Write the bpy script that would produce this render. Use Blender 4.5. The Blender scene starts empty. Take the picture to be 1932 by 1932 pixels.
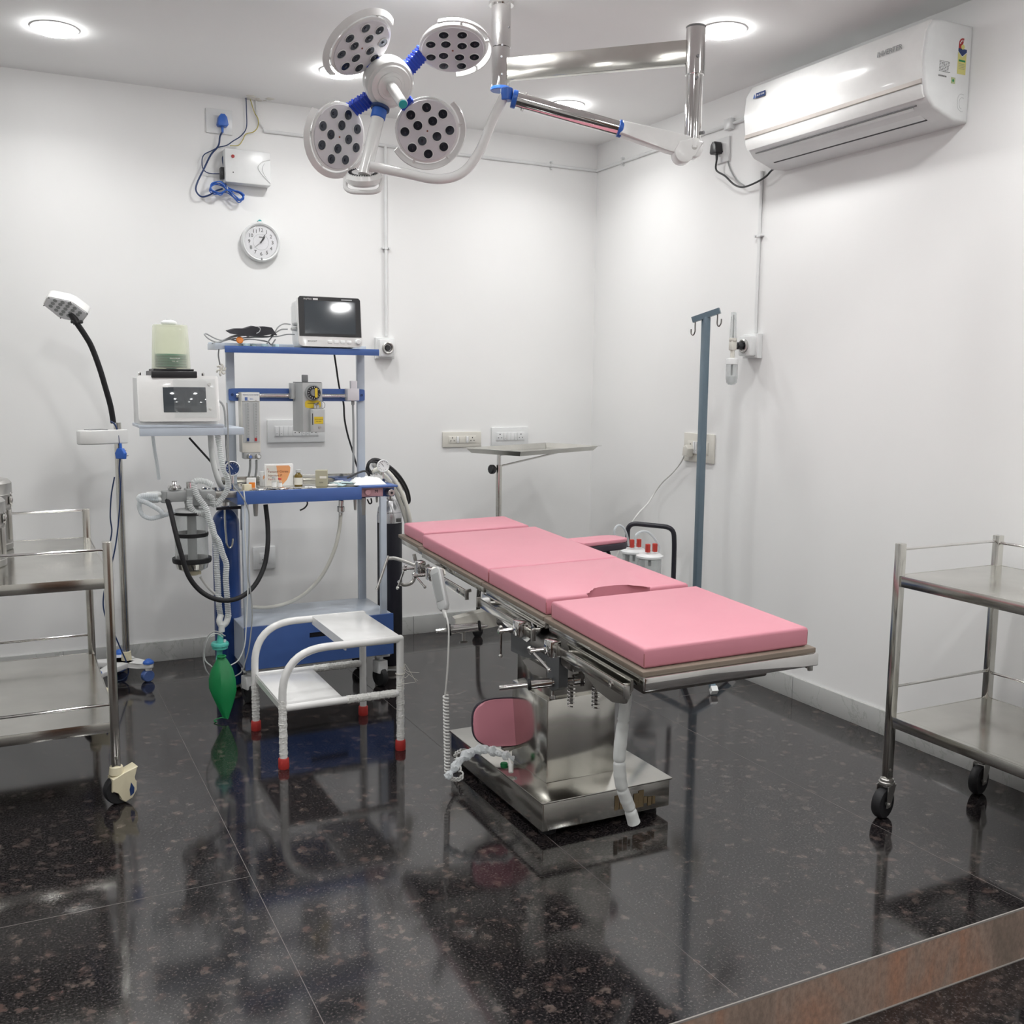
import bpy, bmesh, math, random
from mathutils import Vector as V, Matrix
random.seed(7)
PI = math.pi
SC = bpy.context.scene
COL = SC.collection
# ---------------------------------------------------------------- camera
FPX, YAW, PITCH, ROLL, EYE = 1908.94, 0.464909, 0.127244, -0.010373, 1.4
fw = V((math.sin(YAW)*math.cos(PITCH), math.cos(YAW)*math.cos(PITCH), -math.sin(PITCH)))
r0 = V((math.cos(YAW), -math.sin(YAW), 0)); d0 = fw.cross(r0)
RT = r0*math.cos(ROLL) + d0*math.sin(ROLL); DN = -r0*math.sin(ROLL) + d0*math.cos(ROLL)
cd = bpy.data.cameras.new('camera'); cd.sensor_width = 36; cd.lens = FPX/1932*36; cd.clip_start = 0.02
cam = bpy.data.objects.new('camera', cd); COL.objects.link(cam)
cam.matrix_world = Matrix.Translation((0, 0, EYE)) @ Matrix((RT, -DN, -fw)).transposed().to_4x4()
SC.camera = cam
# ---------------------------------------------------------------- world, exposure
w = bpy.data.worlds.new('world'); SC.world = w; w.use_nodes = True
w.node_tree.nodes['Background'].inputs[0].default_value = (0.8, 0.85, 0.9, 1)
w.node_tree.nodes['Background'].inputs[1].default_value = 0.05
vs = SC.view_settings; vs.view_transform = 'Standard'; vs.look = 'None'; vs.gamma = 1.0; vs.use_curve_mapping = False
vs.exposure = -0.56
LAMP_W = 6.3; SPREAD = math.radians(142)
LAMPS = [(x, y) for y in (4.53, 3.31, 2.09, 0.87, -0.35) for x in (0.25, 1.40, 2.55)] + [(-0.9, 3.31), (-0.9, 0.87)]  # row behind the camera is unseen, added to brighten ceiling and riser
BACK, RIGHT, CEIL, SKIRT, STEP = 5.189, 3.129, 2.757, 0.1016, 1.70
for i, (x, y) in enumerate(LAMPS):
    ld = bpy.data.lights.new('downlight', 'AREA'); ld.shape = 'DISK'; ld.size = 0.14; ld.energy = LAMP_W; ld.spread = SPREAD
    ld.color = (1.0, 1.0, 0.985)
    lo = bpy.data.objects.new('downlight_lamp', ld); COL.objects.link(lo); lo.location = (x, y, CEIL-0.019)

def at(px, py, x=None, y=None, z=None):
    """the point of the room seen at a spot of the photograph, on a wall-parallel plane at a known depth"""
    v = fw*FPX + RT*(px-966) + DN*(py-966)
    s = x/v.x if x is not None else y/v.y if y is not None else (z-EYE)/v.z
    return V((v.x*s, v.y*s, EYE+v.z*s))

# ---------------------------------------------------------------- materials
MATS = {}
def mat(name, col=(.8, .8, .8), rough=.5, metal=0, spec=.5, coat=0, trans=0, alpha=1, emit=None, ior=1.5, sss=0):
    m = bpy.data.materials.new(name); m.use_nodes = True; MATS[name] = m
    b = m.node_tree.nodes['Principled BSDF']; I = b.inputs
    I['Base Color'].default_value = (*col, 1); I['Roughness'].default_value = rough; I['Metallic'].default_value = metal
    I['Specular IOR Level'].default_value = spec; I['Coat Weight'].default_value = coat; I['Coat Roughness'].default_value = .05
    I['Transmission Weight'].default_value = trans; I['Alpha'].default_value = alpha; I['IOR'].default_value = ior
    if emit: I['Emission Color'].default_value = (*emit[0], 1); I['Emission Strength'].default_value = emit[1]
    return m
def nd(m, t, **k):
    n = m.node_tree.nodes.new(t)
    for a, b in k.items(): setattr(n, a, b)
    return n
def lk(m, a, b): m.node_tree.links.new(a, b)
def bsdf(m): return m.node_tree.nodes['Principled BSDF']
def coords(m, scale=(1, 1, 1), rot=(0, 0, 0)):
    t = nd(m, 'ShaderNodeTexCoord'); mp = nd(m, 'ShaderNodeMapping'); mp.inputs['Scale'].default_value = scale
    mp.inputs['Rotation'].default_value = rot
    lk(m, t.outputs['Object'], mp.inputs['Vector']); return mp.outputs[0]
def noise(m, vec, scale, detail=3, rough=.5, dist=0):
    n = nd(m, 'ShaderNodeTexNoise'); n.inputs['Scale'].default_value = scale; n.inputs['Detail'].default_value = detail
    n.inputs['Roughness'].default_value = rough; n.inputs['Distortion'].default_value = dist
    lk(m, vec, n.inputs['Vector']); return n.outputs['Fac']
def ramp(m, fac, stops):
    r = nd(m, 'ShaderNodeValToRGB'); e = r.color_ramp.elements
    while len(e) < len(stops): e.new(.5)
    for i, (p, c) in enumerate(stops): e[i].position = p; e[i].color = (*c, 1) if len(c) == 3 else c
    lk(m, fac, r.inputs[0]); return r.outputs[0]
def mixc(m, fac, a, b):
    x = nd(m, 'ShaderNodeMix', data_type='RGBA')
    for s, v in ((0, fac), (6, a), (7, b)):
        if isinstance(v, (tuple, float)): x.inputs[s].default_value = v if isinstance(v, float) else (*v, 1)
        else: lk(m, v, x.inputs[s])
    return x.outputs[2]
def math_(m, op, a, b=None):
    x = nd(m, 'ShaderNodeMath', operation=op)
    for i, v in enumerate((a, b)):
        if v is None: continue
        if isinstance(v, (int, float)): x.inputs[i].default_value = v
        else: lk(m, v, x.inputs[i])
    return x.outputs[0]
def bump(m, h, strength=.2, dist=.002):
    b = nd(m, 'ShaderNodeBump'); b.inputs['Strength'].default_value = strength; b.inputs['Distance'].default_value = dist
    lk(m, h, b.inputs['Height']); lk(m, b.outputs[0], bsdf(m).inputs['Normal'])
def wear(m, base, amt=.12, scale=6, rlo=None, rhi=None):
    """slight unevenness of colour and gloss"""
    c = coords(m); n = noise(m, c, scale, 5, .6)
    dark = tuple(k*(1-amt) for k in base); lite = tuple(min(1, k*(1+amt*.5)) for k in base)
    lk(m, ramp(m, n, [(.3, dark), (.7, lite)]), bsdf(m).inputs['Base Color'])
    if rlo is not None:
        r = nd(m, 'ShaderNodeMapRange'); r.inputs['To Min'].default_value = rlo; r.inputs['To Max'].default_value = rhi
        lk(m, noise(m, c, scale*2.3, 4), r.inputs['Value']); lk(m, r.outputs[0], bsdf(m).inputs['Roughness'])
    return m

M = {}
M['paint'] = mat('wall_paint', (.86, .86, .855), .45, spec=.3); wear(M['paint'], (.86, .86, .855), .02, 1.2)
bump(M['paint'], noise(M['paint'], coords(M['paint']), 160, 2), .05, .001)
M['ceil'] = mat('ceiling_paint', (.93, .93, .925), .7, spec=.2); wear(M['ceil'], (.93, .93, .925), .02, 1)
M['rear_paint'] = mat('rear_wall_paint', (.80, .79, .77), .5)
# polished brown-black granite
g = M['granite'] = mat('polished_black_granite', (.02, .018, .02), .09, spec=1.0)
c0 = coords(g)
vo = nd(g, 'ShaderNodeTexVoronoi', feature='F1'); vo.inputs['Scale'].default_value = 27; vo.inputs['Randomness'].default_value = 1
wv = nd(g, 'ShaderNodeVectorMath', operation='ADD'); nn = nd(g, 'ShaderNodeTexNoise'); nn.inputs['Scale'].default_value = 40; nn.inputs['Detail'].default_value = 3
lk(g, c0, nn.inputs['Vector']); sc_ = nd(g, 'ShaderNodeVectorMath', operation='SCALE'); sc_.inputs['Scale'].default_value = .055
lk(g, nn.outputs['Color'], sc_.inputs[0]); lk(g, c0, wv.inputs[0]); lk(g, sc_.outputs[0], wv.inputs[1]); lk(g, wv.outputs[0], vo.inputs['Vector'])
sx = nd(g, 'ShaderNodeSeparateColor'); lk(g, vo.outputs['Color'], sx.inputs[0])
pick = ramp(g, sx.outputs[0], [(.50, (0, 0, 0)), (.62, (1, 1, 1))])
core = ramp(g, vo.outputs['Distance'], [(.18, (1, 1, 1)), (.50, (0, 0, 0))])
blob = mixc(g, pick, (0., 0., 0.), core)
tone = mixc(g, sx.outputs[1], (.075, .048, .042), (.105, .084, .074))
fine = ramp(g, noise(g, c0, 150, 4, .7), [(.44, (.004, .004, .005)), (.56, (.026, .022, .023)), (.68, (.095, .078, .074))])
broad = ramp(g, noise(g, c0, 9, 3, .6), [(.35, (.25, .25, .25)), (.55, (1, 1, 1))])
patch = mixc(g, broad, (0., 0., 0.), blob)
lk(g, mixc(g, patch, fine, tone), bsdf(g).inputs['Base Color'])
# pale veined marble skirting
g = M['marble'] = mat('pale_marble', (.55, .56, .55), .12)
cm = coords(g); nz = noise(g, cm, 3.2, 6, .6, 1.5)
vein = ramp(g, nz, [(.485, (1, 1, 1)), (.5, (0, 0, 0)), (.515, (1, 1, 1))])
lk(g, mixc(g, vein, (.38, .39, .37), (.47, .475, .465)), bsdf(g).inputs['Base Color'])
# red-brown granite riser
g = M['red_granite'] = mat('red_brown_granite', (.3, .14, .09), .14)
cr = coords(g, (1, 1, .6)); n1 = noise(g, cr, 3.0, 5, .6, 1.2); n2 = noise(g, cr, 70, 4, .7)
a_ = ramp(g, n1, [(.32, (.24, .19, .155)), (.48, (.42, .31, .25)), (.64, (.50, .27, .18))])
lk(g, mixc(g, ramp(g, n2, [(.35, (0, 0, 0)), (.7, (.6, .6, .6))]), a_, (.16, .12, .10)), bsdf(g).inputs['Base Color'])
M['grout'] = mat('pale_grout', (.30, .28, .26), .7); M['floor_joint'] = mat('floor_joint', (.13, .12, .115), .6)

def steel(name, base, r1, r2, sc=5):
    m = mat(name, base, (r1+r2)/2, 1); wear(m, base, .12, sc, r1, r2)
    bump(m, noise(m, coords(m), 7, 2), .10, .004); M[name] = m; return m
steel('stainless_steel', (.66, .65, .61), .09, .22); steel('dull_steel', (.52, .51, .49), .28, .42)
steel('chrome', (.74, .73, .72), .03, .09); steel('dark_steel', (.25, .24, .23), .16, .3)
def plain(name, col, rough=.4, amt=.06, sc=8, **k):
    m = mat(name, col, rough, **k); wear(m, col, amt, sc); M[name] = m; return m
plain('white_enamel', (.80, .80, .79), .22, coat=.3); plain('white_plastic', (.78, .79, .79), .3)
plain('ivory_plastic', (.70, .68, .62), .35); plain('cream_plastic', (.72, .66, .48), .35)
plain('pale_grey_plastic', (.48, .49, .49), .35); plain('mid_grey_plastic', (.22, .225, .23), .4)
plain('black_plastic', (.02, .02, .022), .35); plain('black_rubber', (.018, .018, .02), .55, spec=.3)
plain('pale_blue_enamel', (.50, .55, .62), .3); plain('blue_enamel', (.062, .13, .37), .32)
plain('blue_rubber', (.02, .065, .52), .3); plain('blue_plastic', (.03, .13, .52), .35)
plain('deep_blue_paint', (.01, .05, .22), .3, coat=.3); plain('black_paint', (.012, .012, .02), .4)
plain('slate_blue_paint', (.115, .165, .205), .35, coat=.2)
plain('pink_vinyl', (.63, .25, .31), .40, .04, 3, spec=.45); plain('black_vinyl', (.03, .022, .035), .45)
bump(M['pink_vinyl'], noise(M['pink_vinyl'], coords(M['pink_vinyl']), 5, 3), .15, .01)
plain('brown_board', (.20, .16, .125), .5, .15); plain('red_plastic', (.50, .045, .03), .35)
plain('red_rubber', (.42, .03, .025), .5); plain('green_rubber', (.0, .20, .055), .45); plain('teal_plastic', (.10, .52, .44), .35)
plain('teal_cap', (.02, .35, .36), .4); plain('yellow_label', (.70, .50, .03), .5); plain('white_paper', (.80, .80, .79), .6)
plain('orange_card', (.78, .36, .15), .5); plain('khaki_card', (.36, .34, .25), .6); plain('orange_plastic', (.85, .25, .03), .4)
plain('amber_glass', (.13, .085, .01), .12); plain('gauze', (.82, .84, .83), .9); plain('pale_blue_wrap', (.52, .66, .68), .4)
plain('foil', (.62, .62, .64), .25, metal=.8); plain('black_fabric', (.022, .022, .027), .9)
plain('pale_pink_enamel', (.66, .38, .42), .4); plain('ink', (.02, .02, .025), .5); plain('grey_ink', (.10, .10, .10), .5)
plain('navy_ink', (.015, .04, .14), .4); plain('green_ink', (.02, .25, .08), .5); plain('red_ink', (.38, .02, .02), .5)
plain('brown_ink', (.22, .06, .03), .5); plain('pale_green_ink', (.45, .52, .28), .5); plain('pale_yellow_label', (.66, .62, .22), .5)
plain('faded_brown', (.16, .115, .06), .5); plain('wood_door', (.12, .055, .03), .35, .3, 3); plain('cable_grey', (.33, .34, .34), .4); plain('cable_white', (.74, .74, .72), .4)
plain('cable_blue', (.012, .035, .12), .35); plain('white_dial', (.86, .86, .88), .4); plain('cable_black', (.012, .012, .014), .35); plain('yellow_wire', (.5, .42, .1), .5)
plain('milky_hose', (.70, .72, .71), .35); plain('cream_hose', (.68, .67, .61), .35); plain('gold_trim', (.50, .46, .43), .35, metal=.3)
plain('screen_glass', (.045, .055, .065), .06, spec=.7, coat=.6); plain('lens_dark', (.05, .055, .07), .08, metal=.5)
plain('lilac_white', (.70, .68, .71), .3); plain('sky_blue_plastic', (.10, .17, .42), .4)
M['diffuser'] = mat('lamp_diffuser', (1, 1, 1), .5, emit=((1, 1, .99), 80))
def clear(name, tint, see, rough=.08):
    """thin clear plastic: mostly see-through with a glossy skin"""
    m = bpy.data.materials.new(name); m.use_nodes = True; nt = m.node_tree; nt.nodes.clear(); M[name] = m
    o = nt.nodes.new('ShaderNodeOutputMaterial'); t = nt.nodes.new('ShaderNodeBsdfTransparent'); t.inputs[0].default_value = (*tint, 1)
    p = nt.nodes.new('ShaderNodeBsdfPrincipled'); p.inputs['Base Color'].default_value = (*tint, 1); p.inputs['Roughness'].default_value = rough
    lw = nt.nodes.new('ShaderNodeLayerWeight'); lw.inputs[0].default_value = .35
    mr = nt.nodes.new('ShaderNodeMapRange'); mr.inputs['To Min'].default_value = see; mr.inputs['To Max'].default_value = min(1, see+.5)
    nt.links.new(lw.outputs['Facing'], mr.inputs['Value'])
    mx = nt.nodes.new('ShaderNodeMixShader'); nt.links.new(mr.outputs[0], mx.inputs[0])
    nt.links.new(t.outputs[0], mx.inputs[1]); nt.links.new(p.outputs[0], mx.inputs[2]); nt.links.new(mx.outputs[0], o.inputs[0]); return m
clear('clear_glass', (.99, .99, .99), .01, .02); clear('clear_plastic', (.93, .94, .94), .06); clear('frosted_plastic', (.84, .86, .86), .45, .3)
clear('milky_film', (.85, .88, .9), .45, .25); clear('smoked_jar', (.955, .965, .90), .10, .05); clear('wrap_film', (.86, .86, .83), .8, .3); plain('cast_grey', (.085, .09, .095), .38); clear('green_bellows_clear', (.02, .17, .11), .95, .3)

# ---------------------------------------------------------------- mesh builder
def frame(o, x, y):
    x = V(x).normalized(); z = x.cross(V(y)).normalized(); y = z.cross(x)
    return Matrix.Translation(V(o)) @ Matrix((x, y, z)).transposed().to_4x4()
def axis_frame(p, d):
    d = V(d).normalized(); a = V((0, 0, 1)) if abs(d.z) < .95 else V((1, 0, 0))
    x = a.cross(d).normalized(); return Matrix.Translation(V(p)) @ Matrix((x, d.cross(x), d)).transposed().to_4x4()
def smooth_pts(pts, sub=6, closed=False):
    P = [V(p) for p in pts]; n = len(P)
    if n < 3 or sub < 2: return P
    out = []
    rng = n if closed else n-1
    for i in range(rng):
        if closed: a, b, c, d = P[i-1], P[i], P[(i+1) % n], P[(i+2) % n]
        else:
            b, c = P[i], P[i+1]; a = P[i-1] if i else b*2-c; d = P[i+2] if i+2 < n else c*2-b
        for k in range(sub):
            t = k/sub; out.append(.5*((2*b)+(c-a)*t+(2*a-5*b+4*c-d)*t*t+(3*b-a-3*c+d)*t**3))
    if not closed: out.append(P[-1])
    return out
def fillet(pts, r, k=6):
    P = [V(p) for p in pts]; out = [P[0]]
    for i in range(1, len(P)-1):
        a, b, c = P[i-1], P[i], P[i+1]; ra = min(r, (a-b).length*.49); rc = min(r, (c-b).length*.49)
        p, q = b+(a-b).normalized()*ra, b+(c-b).normalized()*rc
        for j in range(k+1):
            t = j/k; out.append(p*(1-t)**2+b*2*t*(1-t)+q*t*t)
    out.append(P[-1]); return out
class MB:
    def __init__(s): s.bm = bmesh.new(); s.mi = 0; s.mats = []
    def use(s, name):
        if name not in s.mats: s.mats.append(name)
        s.mi = s.mats.index(name); return s
    def add(s, vs, fs, T=None):
        B = [s.bm.verts.new(T @ V(v) if T else V(v)) for v in vs]; F = []
        for f in fs:
            try: q = s.bm.faces.new([B[i] for i in f]); q.material_index = s.mi; F.append(q)
            except ValueError: pass
        return B, F
    def box(s, c, size, bev=0, T=None, seg=2):
        x, y, z = (k/2 for k in size); c = V(c)
        vs = [c+V((a*x, b*y, d*z)) for a in (-1, 1) for b in (-1, 1) for d in (-1, 1)]
        fs = [(0, 1, 3, 2), (4, 6, 7, 5), (0, 4, 5, 1), (2, 3, 7, 6), (0, 2, 6, 4), (1, 5, 7, 3)]
        B, F = s.add(vs, fs, T)
        if bev:
            es = list({e for f in F for e in f.edges})
            r = bmesh.ops.bevel(s.bm, geom=es, offset=min(bev, min(size)*.49), segments=seg, affect='EDGES', profile=.5, clamp_overlap=True)
            for f in r['faces']: f.material_index = s.mi
        return s
    def span(s, a, b, bev=0, T=None):
        a, b = V(a), V(b); return s.box((a+b)/2, [abs(b[i]-a[i]) for i in range(3)], bev, T)
    def prism(s, poly, h0, h1, T=None, bev=0):
        n = len(poly); vs = [(p[0], p[1], h0) for p in poly]+[(p[0], p[1], h1) for p in poly]
        fs = [tuple(range(n))[::-1], tuple(range(n, 2*n))]+[(i, (i+1) % n, n+(i+1) % n, n+i) for i in range(n)]
        B, F = s.add(vs, fs, T)
        if bev:
            es = list({e for f in F[:2] for e in f.edges})
            r = bmesh.ops.bevel(s.bm, geom=es, offset=bev, segments=3, affect='EDGES', profile=.5, clamp_overlap=True)
            for f in r['faces']: f.material_index = s.mi
        return s
    def lathe(s, prof, T=None, n=28, close=False):
        vs = []; fs = []; m = len(prof)
        for r, z in prof:
            for k in range(n): a = 2*PI*k/n; vs.append((r*math.cos(a), r*math.sin(a), z))
        for i in range(m-1+(1 if close else 0)):
            j = (i+1) % m
            for k in range(n): fs.append((i*n+k, i*n+(k+1) % n, j*n+(k+1) % n, j*n+k))
        if not close:
            if prof[0][0] > 1e-6: fs.append(tuple(range(n))[::-1])
            if prof[-1][0] > 1e-6: fs.append(tuple((m-1)*n+k for k in range(n)))
        s.add(vs, fs, T); return s
    def cyl(s, p0, p1, r, r2=None, n=20, bev=0):
        p0, p1 = V(p0), V(p1); L = (p1-p0).length; r2 = r if r2 is None else r2; b = min(bev, L*.4, r*.6)
        prof = [(r-b, 0), (r, b), (r2, L-b), (r2-b, L)] if b else [(r, 0), (r2, L)]
        return s.lathe(prof, axis_frame(p0, p1-p0), n)
    def tube(s, pts, r, n=10, sub=6, closed=False, square=None, raw=False):
        P = [V(p) for p in pts] if raw else smooth_pts(pts, sub, closed); m = len(P)
        T0 = (P[1]-P[0]).normalized(); a = V((0, 0, 1)) if abs(T0.z) < .9 else V((1, 0, 0)); N = a.cross(T0).normalized()
        vs = []; fs = []
        for i, p in enumerate(P):
            if closed: t = (P[(i+1) % m]-P[i-1]).normalized()
            else: t = (P[min(i+1, m-1)]-P[max(i-1, 0)]).normalized()
            N = (N-t*N.dot(t)); N = N.normalized() if N.length > 1e-6 else t.orthogonal().normalized(); Bn = t.cross(N)
            rr = r(i/(m-1)) if callable(r) else r
            if square:
                for a_, b_ in ((1, 1), (-1, 1), (-1, -1), (1, -1)): vs.append(p+N*a_*square[0]/2*rr+Bn*b_*square[1]/2*rr)
            else:
                for k in range(n): q = 2*PI*k/n; vs.append(p+N*math.cos(q)*rr+Bn*math.sin(q)*rr)
        k_ = 4 if square else n
        for i in range(m-1+(1 if closed else 0)):
            j = (i+1) % m
            for k in range(k_): fs.append((i*k_+k, i*k_+(k+1) % k_, j*k_+(k+1) % k_, j*k_+k))
        if not closed: fs.append(tuple(range(k_))[::-1]); fs.append(tuple((m-1)*k_+k for k in range(k_)))
        s.add(vs, fs); return s
    def sph(s, c, r, sc=(1, 1, 1), n=16, T=None):
        X = (T or Matrix()) @ Matrix.Translation(V(c)) @ Matrix.Diagonal((*sc, 1))
        return s.lathe([(r*math.sin(PI*i/10), -r*math.cos(PI*i/10)) for i in range(11)], X, n)
    def torus(s, T, R, r, n=32, m=8):
        return s.lathe([(R+r*math.cos(2*PI*i/m), r*math.sin(2*PI*i/m)) for i in range(m)], T, n, close=True)
    def text(s, txt, size, T, depth=.0006, align='CENTER'):
        cu = bpy.data.curves.new('t', 'FONT'); cu.body = txt; cu.size = size; cu.extrude = depth; cu.align_x = align; cu.align_y = 'CENTER'
        cu.resolution_u = 2
        ob = bpy.data.objects.new('t', cu); COL.objects.link(ob); bpy.context.view_layer.update()
        me = ob.evaluated_get(bpy.context.evaluated_depsgraph_get()).to_mesh()
        s.add([v.co for v in me.vertices], [tuple(p.vertices) for p in me.polygons], T)
        ob.to_mesh_clear(); bpy.data.objects.remove(ob); bpy.data.curves.remove(cu); return s
    def build(s, name, m, parent=None, ang=35):
        off = V((0, 0, 0)); p = parent
        while p is not None: off += p.location; p = p.parent
        bmesh.ops.recalc_face_normals(s.bm, faces=s.bm.faces)
        bmesh.ops.translate(s.bm, verts=s.bm.verts, vec=-off)
        me = bpy.data.meshes.new(name); s.bm.to_mesh(me); s.bm.free()
        for mm in (s.mats or [m]): me.materials.append(M[mm])
        me.polygons.foreach_set('use_smooth', [True]*len(me.polygons)); me.set_sharp_from_angle(angle=math.radians(ang))
        o = bpy.data.objects.new(name, me); COL.objects.link(o); o.parent = parent; return o
def thing(name, label, cat, loc=(0, 0, 0), group=None):
    o = bpy.data.objects.new(name, None); COL.objects.link(o); o.location = loc; o.empty_display_size = .05
    o['label'] = label; o['category'] = cat
    if group: o['group'] = group
    return o
def tag(o, label, cat, group=None):
    o['label'] = label; o['category'] = cat
    if group: o['group'] = group
    return o
def rebase(o):
    """move a one-mesh thing's origin to the middle of its foot"""
    vs_ = [v.co.copy() for v in o.data.vertices]; lo = V([min(v[i] for v in vs_) for i in range(3)]); hi = V([max(v[i] for v in vs_) for i in range(3)])
    c = V(((lo.x+hi.x)/2, (lo.y+hi.y)/2, lo.z)); o.data.transform(Matrix.Translation(-c)); o.location = c; return o
def single(mb, name, m, label, cat, group=None): return rebase(tag(mb.build(name, m), label, cat, group))
def struct(o): o['kind'] = 'structure'; return o
def lab(o, t): o['label'] = t; return o
def FB(x, z, y=BACK): return frame((x, y, z), (1, 0, 0), (0, 0, 1))        # frame on the back wall, normal into the room
def FR(y, z, x=RIGHT): return frame((x, y, z), (0, -1, 0), (0, 0, 1))      # frame on the right wall
# ================================================================ the room
XL, YR = -1.9, -1.3
struct(MB().span((XL-.1, BACK, -.15), (RIGHT+.1, BACK+.12, CEIL)).build('wall_back', 'paint'))
struct(MB().span((RIGHT, YR, -.15), (RIGHT+.12, BACK, CEIL)).build('wall_right', 'paint'))
struct(MB().span((XL-.12, YR, -.15), (XL, BACK, CEIL)).build('wall_left', 'paint'))
struct(MB().span((XL-.1, YR-.12, -.15), (RIGHT+.1, YR, CEIL)).build('wall_front', 'rear_paint'))
struct(MB().span((XL-.12, YR-.12, CEIL), (RIGHT+.12, BACK+.12, CEIL+.1)).build('ceiling', 'ceil'))
struct(MB().span((XL-.1, STEP-.010, -.16), (RIGHT+.05, BACK+.05, 0)).build('floor', 'granite'))
struct(MB().span((XL-.1, YR-.1, -.2), (RIGHT+.05, STEP-.012, -.15)).build('floor', 'granite'))
struct(MB().span((XL, STEP-.013, -.15), (RIGHT, STEP-.0095, -.002)).build('trim_1', 'red_granite'))
struct(MB().span((XL, STEP-.0135, -.0045), (RIGHT, STEP-.0095, .0003)).span((XL, STEP-.017, -.1505), (RIGHT, STEP-.012, -.148)).build('trim_2', 'grout'))
mb = MB()
for x, a, b in ((.565, STEP, 4.8), (1.45, STEP, 4.8), (2.445, STEP, 4.8), (-.36, STEP, 4.8), (-1.3, STEP, 4.8)): mb.span((x-.0009, a, -.002), (x+.0009, b, .0003))
for y, a, b in ((4.8, XL, RIGHT), (2.76, XL, .565), (3.62, 2.445, RIGHT)): mb.span((a, y-.0009, -.002), (b, y+.0009, .0003))
struct(mb.build('trim_3', 'floor_joint'))
struct(MB().span((XL, BACK-.012, 0), (RIGHT, BACK, SKIRT), .0015).build('baseboard_back', 'marble'))
struct(MB().span((RIGHT-.012, STEP, 0), (RIGHT, BACK-.012, SKIRT), .0015).build('baseboard_right', 'marble'))
mb = MB()
for x in (.2, 1.03, 1.99, 2.6): mb.span((x-.0008, BACK-.0126, 0), (x+.0008, BACK-.011, SKIRT))
for y in (3.38, 2.42, 4.3): mb.span((RIGHT-.0126, y-.0008, 0), (RIGHT-.011, y+.0008, SKIRT))
struct(mb.build('trim_4', 'grey_ink'))
d = struct(MB().span((.2, YR, -.15), (1.7, YR+.04, 2.0), .003).build('unseen_door_1', 'wood_door'))  # unseen door, added to darken reflections in the table's steel
# ceiling downlights
NM = {0: 'far left above the gas trolley', 1: 'behind the surgical lamp heads', 2: 'far right beside the spring arm'}
for i, (x, y) in enumerate(LAMPS):
    row = i//3
    if row == 0: lb = ['round recessed ceiling downlight at upper left, nearest the left edge', 'round recessed ceiling downlight peeking out behind the top left surgical lamp head', 'round recessed ceiling downlight farthest back, just above the chrome spring arm'][i]
    elif i == 5: lb = 'round recessed ceiling downlight beside the right hand chrome drop tube'
    else: lb = 'round recessed ceiling downlight, out of view overhead in the front part of the room'
    t = thing('ceiling_downlight', lb, 'ceiling light', (x, y, CEIL), 'recessed ceiling downlights' if (row == 0 or i == 5) else 'downlights overhead')
    T = Matrix.Translation((x, y, CEIL))
    MB().lathe([(.074, -.001), (.076, -.006), (.088, -.004), (.09, 0), (.074, 0)], T, 36, close=True).build('trim_ring', 'white_plastic', t)
    MB().cyl((x, y, CEIL-.001), (x, y, CEIL-.017), .074, n=36, bev=.004).build('diffuser', 'diffuser', t)
# ================================================================ wall conduits
def conduit(name, pts, clips, label, T0):
    t = thing(name, label, 'conduit', pts[0])
    MB().tube(pts, .008, 10, 1).build('pipe', 'white_plastic', t)
    for p, up in clips:
        n = V((0, -1, 0)) if T0 == 'b' else V((-1, 0, 0)); p = V(p)
        m = MB(); al = V((0, 0, 1)) if up else (V((1, 0, 0)) if T0 == 'b' else V((0, 1, 0)))
        m.tube([p-al*.006, p+al*.006], .0125, 10, 1)
        sd = al.cross(n); m.cyl(p+sd*.018-n*.008, p+sd*.018+n*.012, .006, n=8); m.cyl(p-sd*.018-n*.008, p-sd*.018+n*.012, .006, n=8)
        m.build('clip', 'white_plastic', t)
    return t
yb, xr = BACK-.009, RIGHT-.009
zc = at(1040, 312, y=yb).z
p0 = at(497, 243, y=yb); cm_ = V((RIGHT-.009, yb, zc))
conduit('wire_conduit', [(p0.x, yb, zc), (RIGHT-.004, yb, zc)], [((at(1040, 312, y=yb).x, yb, zc), 0), ((at(800, 280, y=yb).x, yb, zc), 0)], 'thin white conduit running level along the back wall under the ceiling', 'b')
cx_ = at(727.5, 400, y=yb).x
conduit('wire_conduit', [(cx_, yb, zc), (cx_, yb, 1.64)], [((cx_, yb, at(724, 468, y=yb).z), 1)], 'white vertical conduit dropping down the back wall to the gas outlet', 'b')
conduit('wire_conduit', [(xr, BACK-.004, zc), (xr, 3.60, zc)], [((xr, at(1175, 305, x=xr).y, zc), 0), ((xr, at(1383, 222, x=xr).y, zc), 0)], 'thin white conduit running level along the right wall towards the air conditioner', 'r')
ry = at(1431, 480, x=xr).y
conduit('wire_conduit', [(xr, ry, 2.36), (xr, ry, 1.64)], [((xr, ry, at(1432, 445, x=xr).z), 1)], 'white vertical conduit running down the right wall below the air conditioner', 'r')
t = thing('junction_box', 'small flat white junction box hanging on the level conduit of the right wall', 'junction box', (xr, at(1383, 222, x=xr).y, zc))
# small fitting behind the clip
MB().box((RIGHT-.014, at(1386, 225, x=xr).y+.03, zc), (.028, .05, .05), .004).build('cover', 'white_plastic', t)

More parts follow.
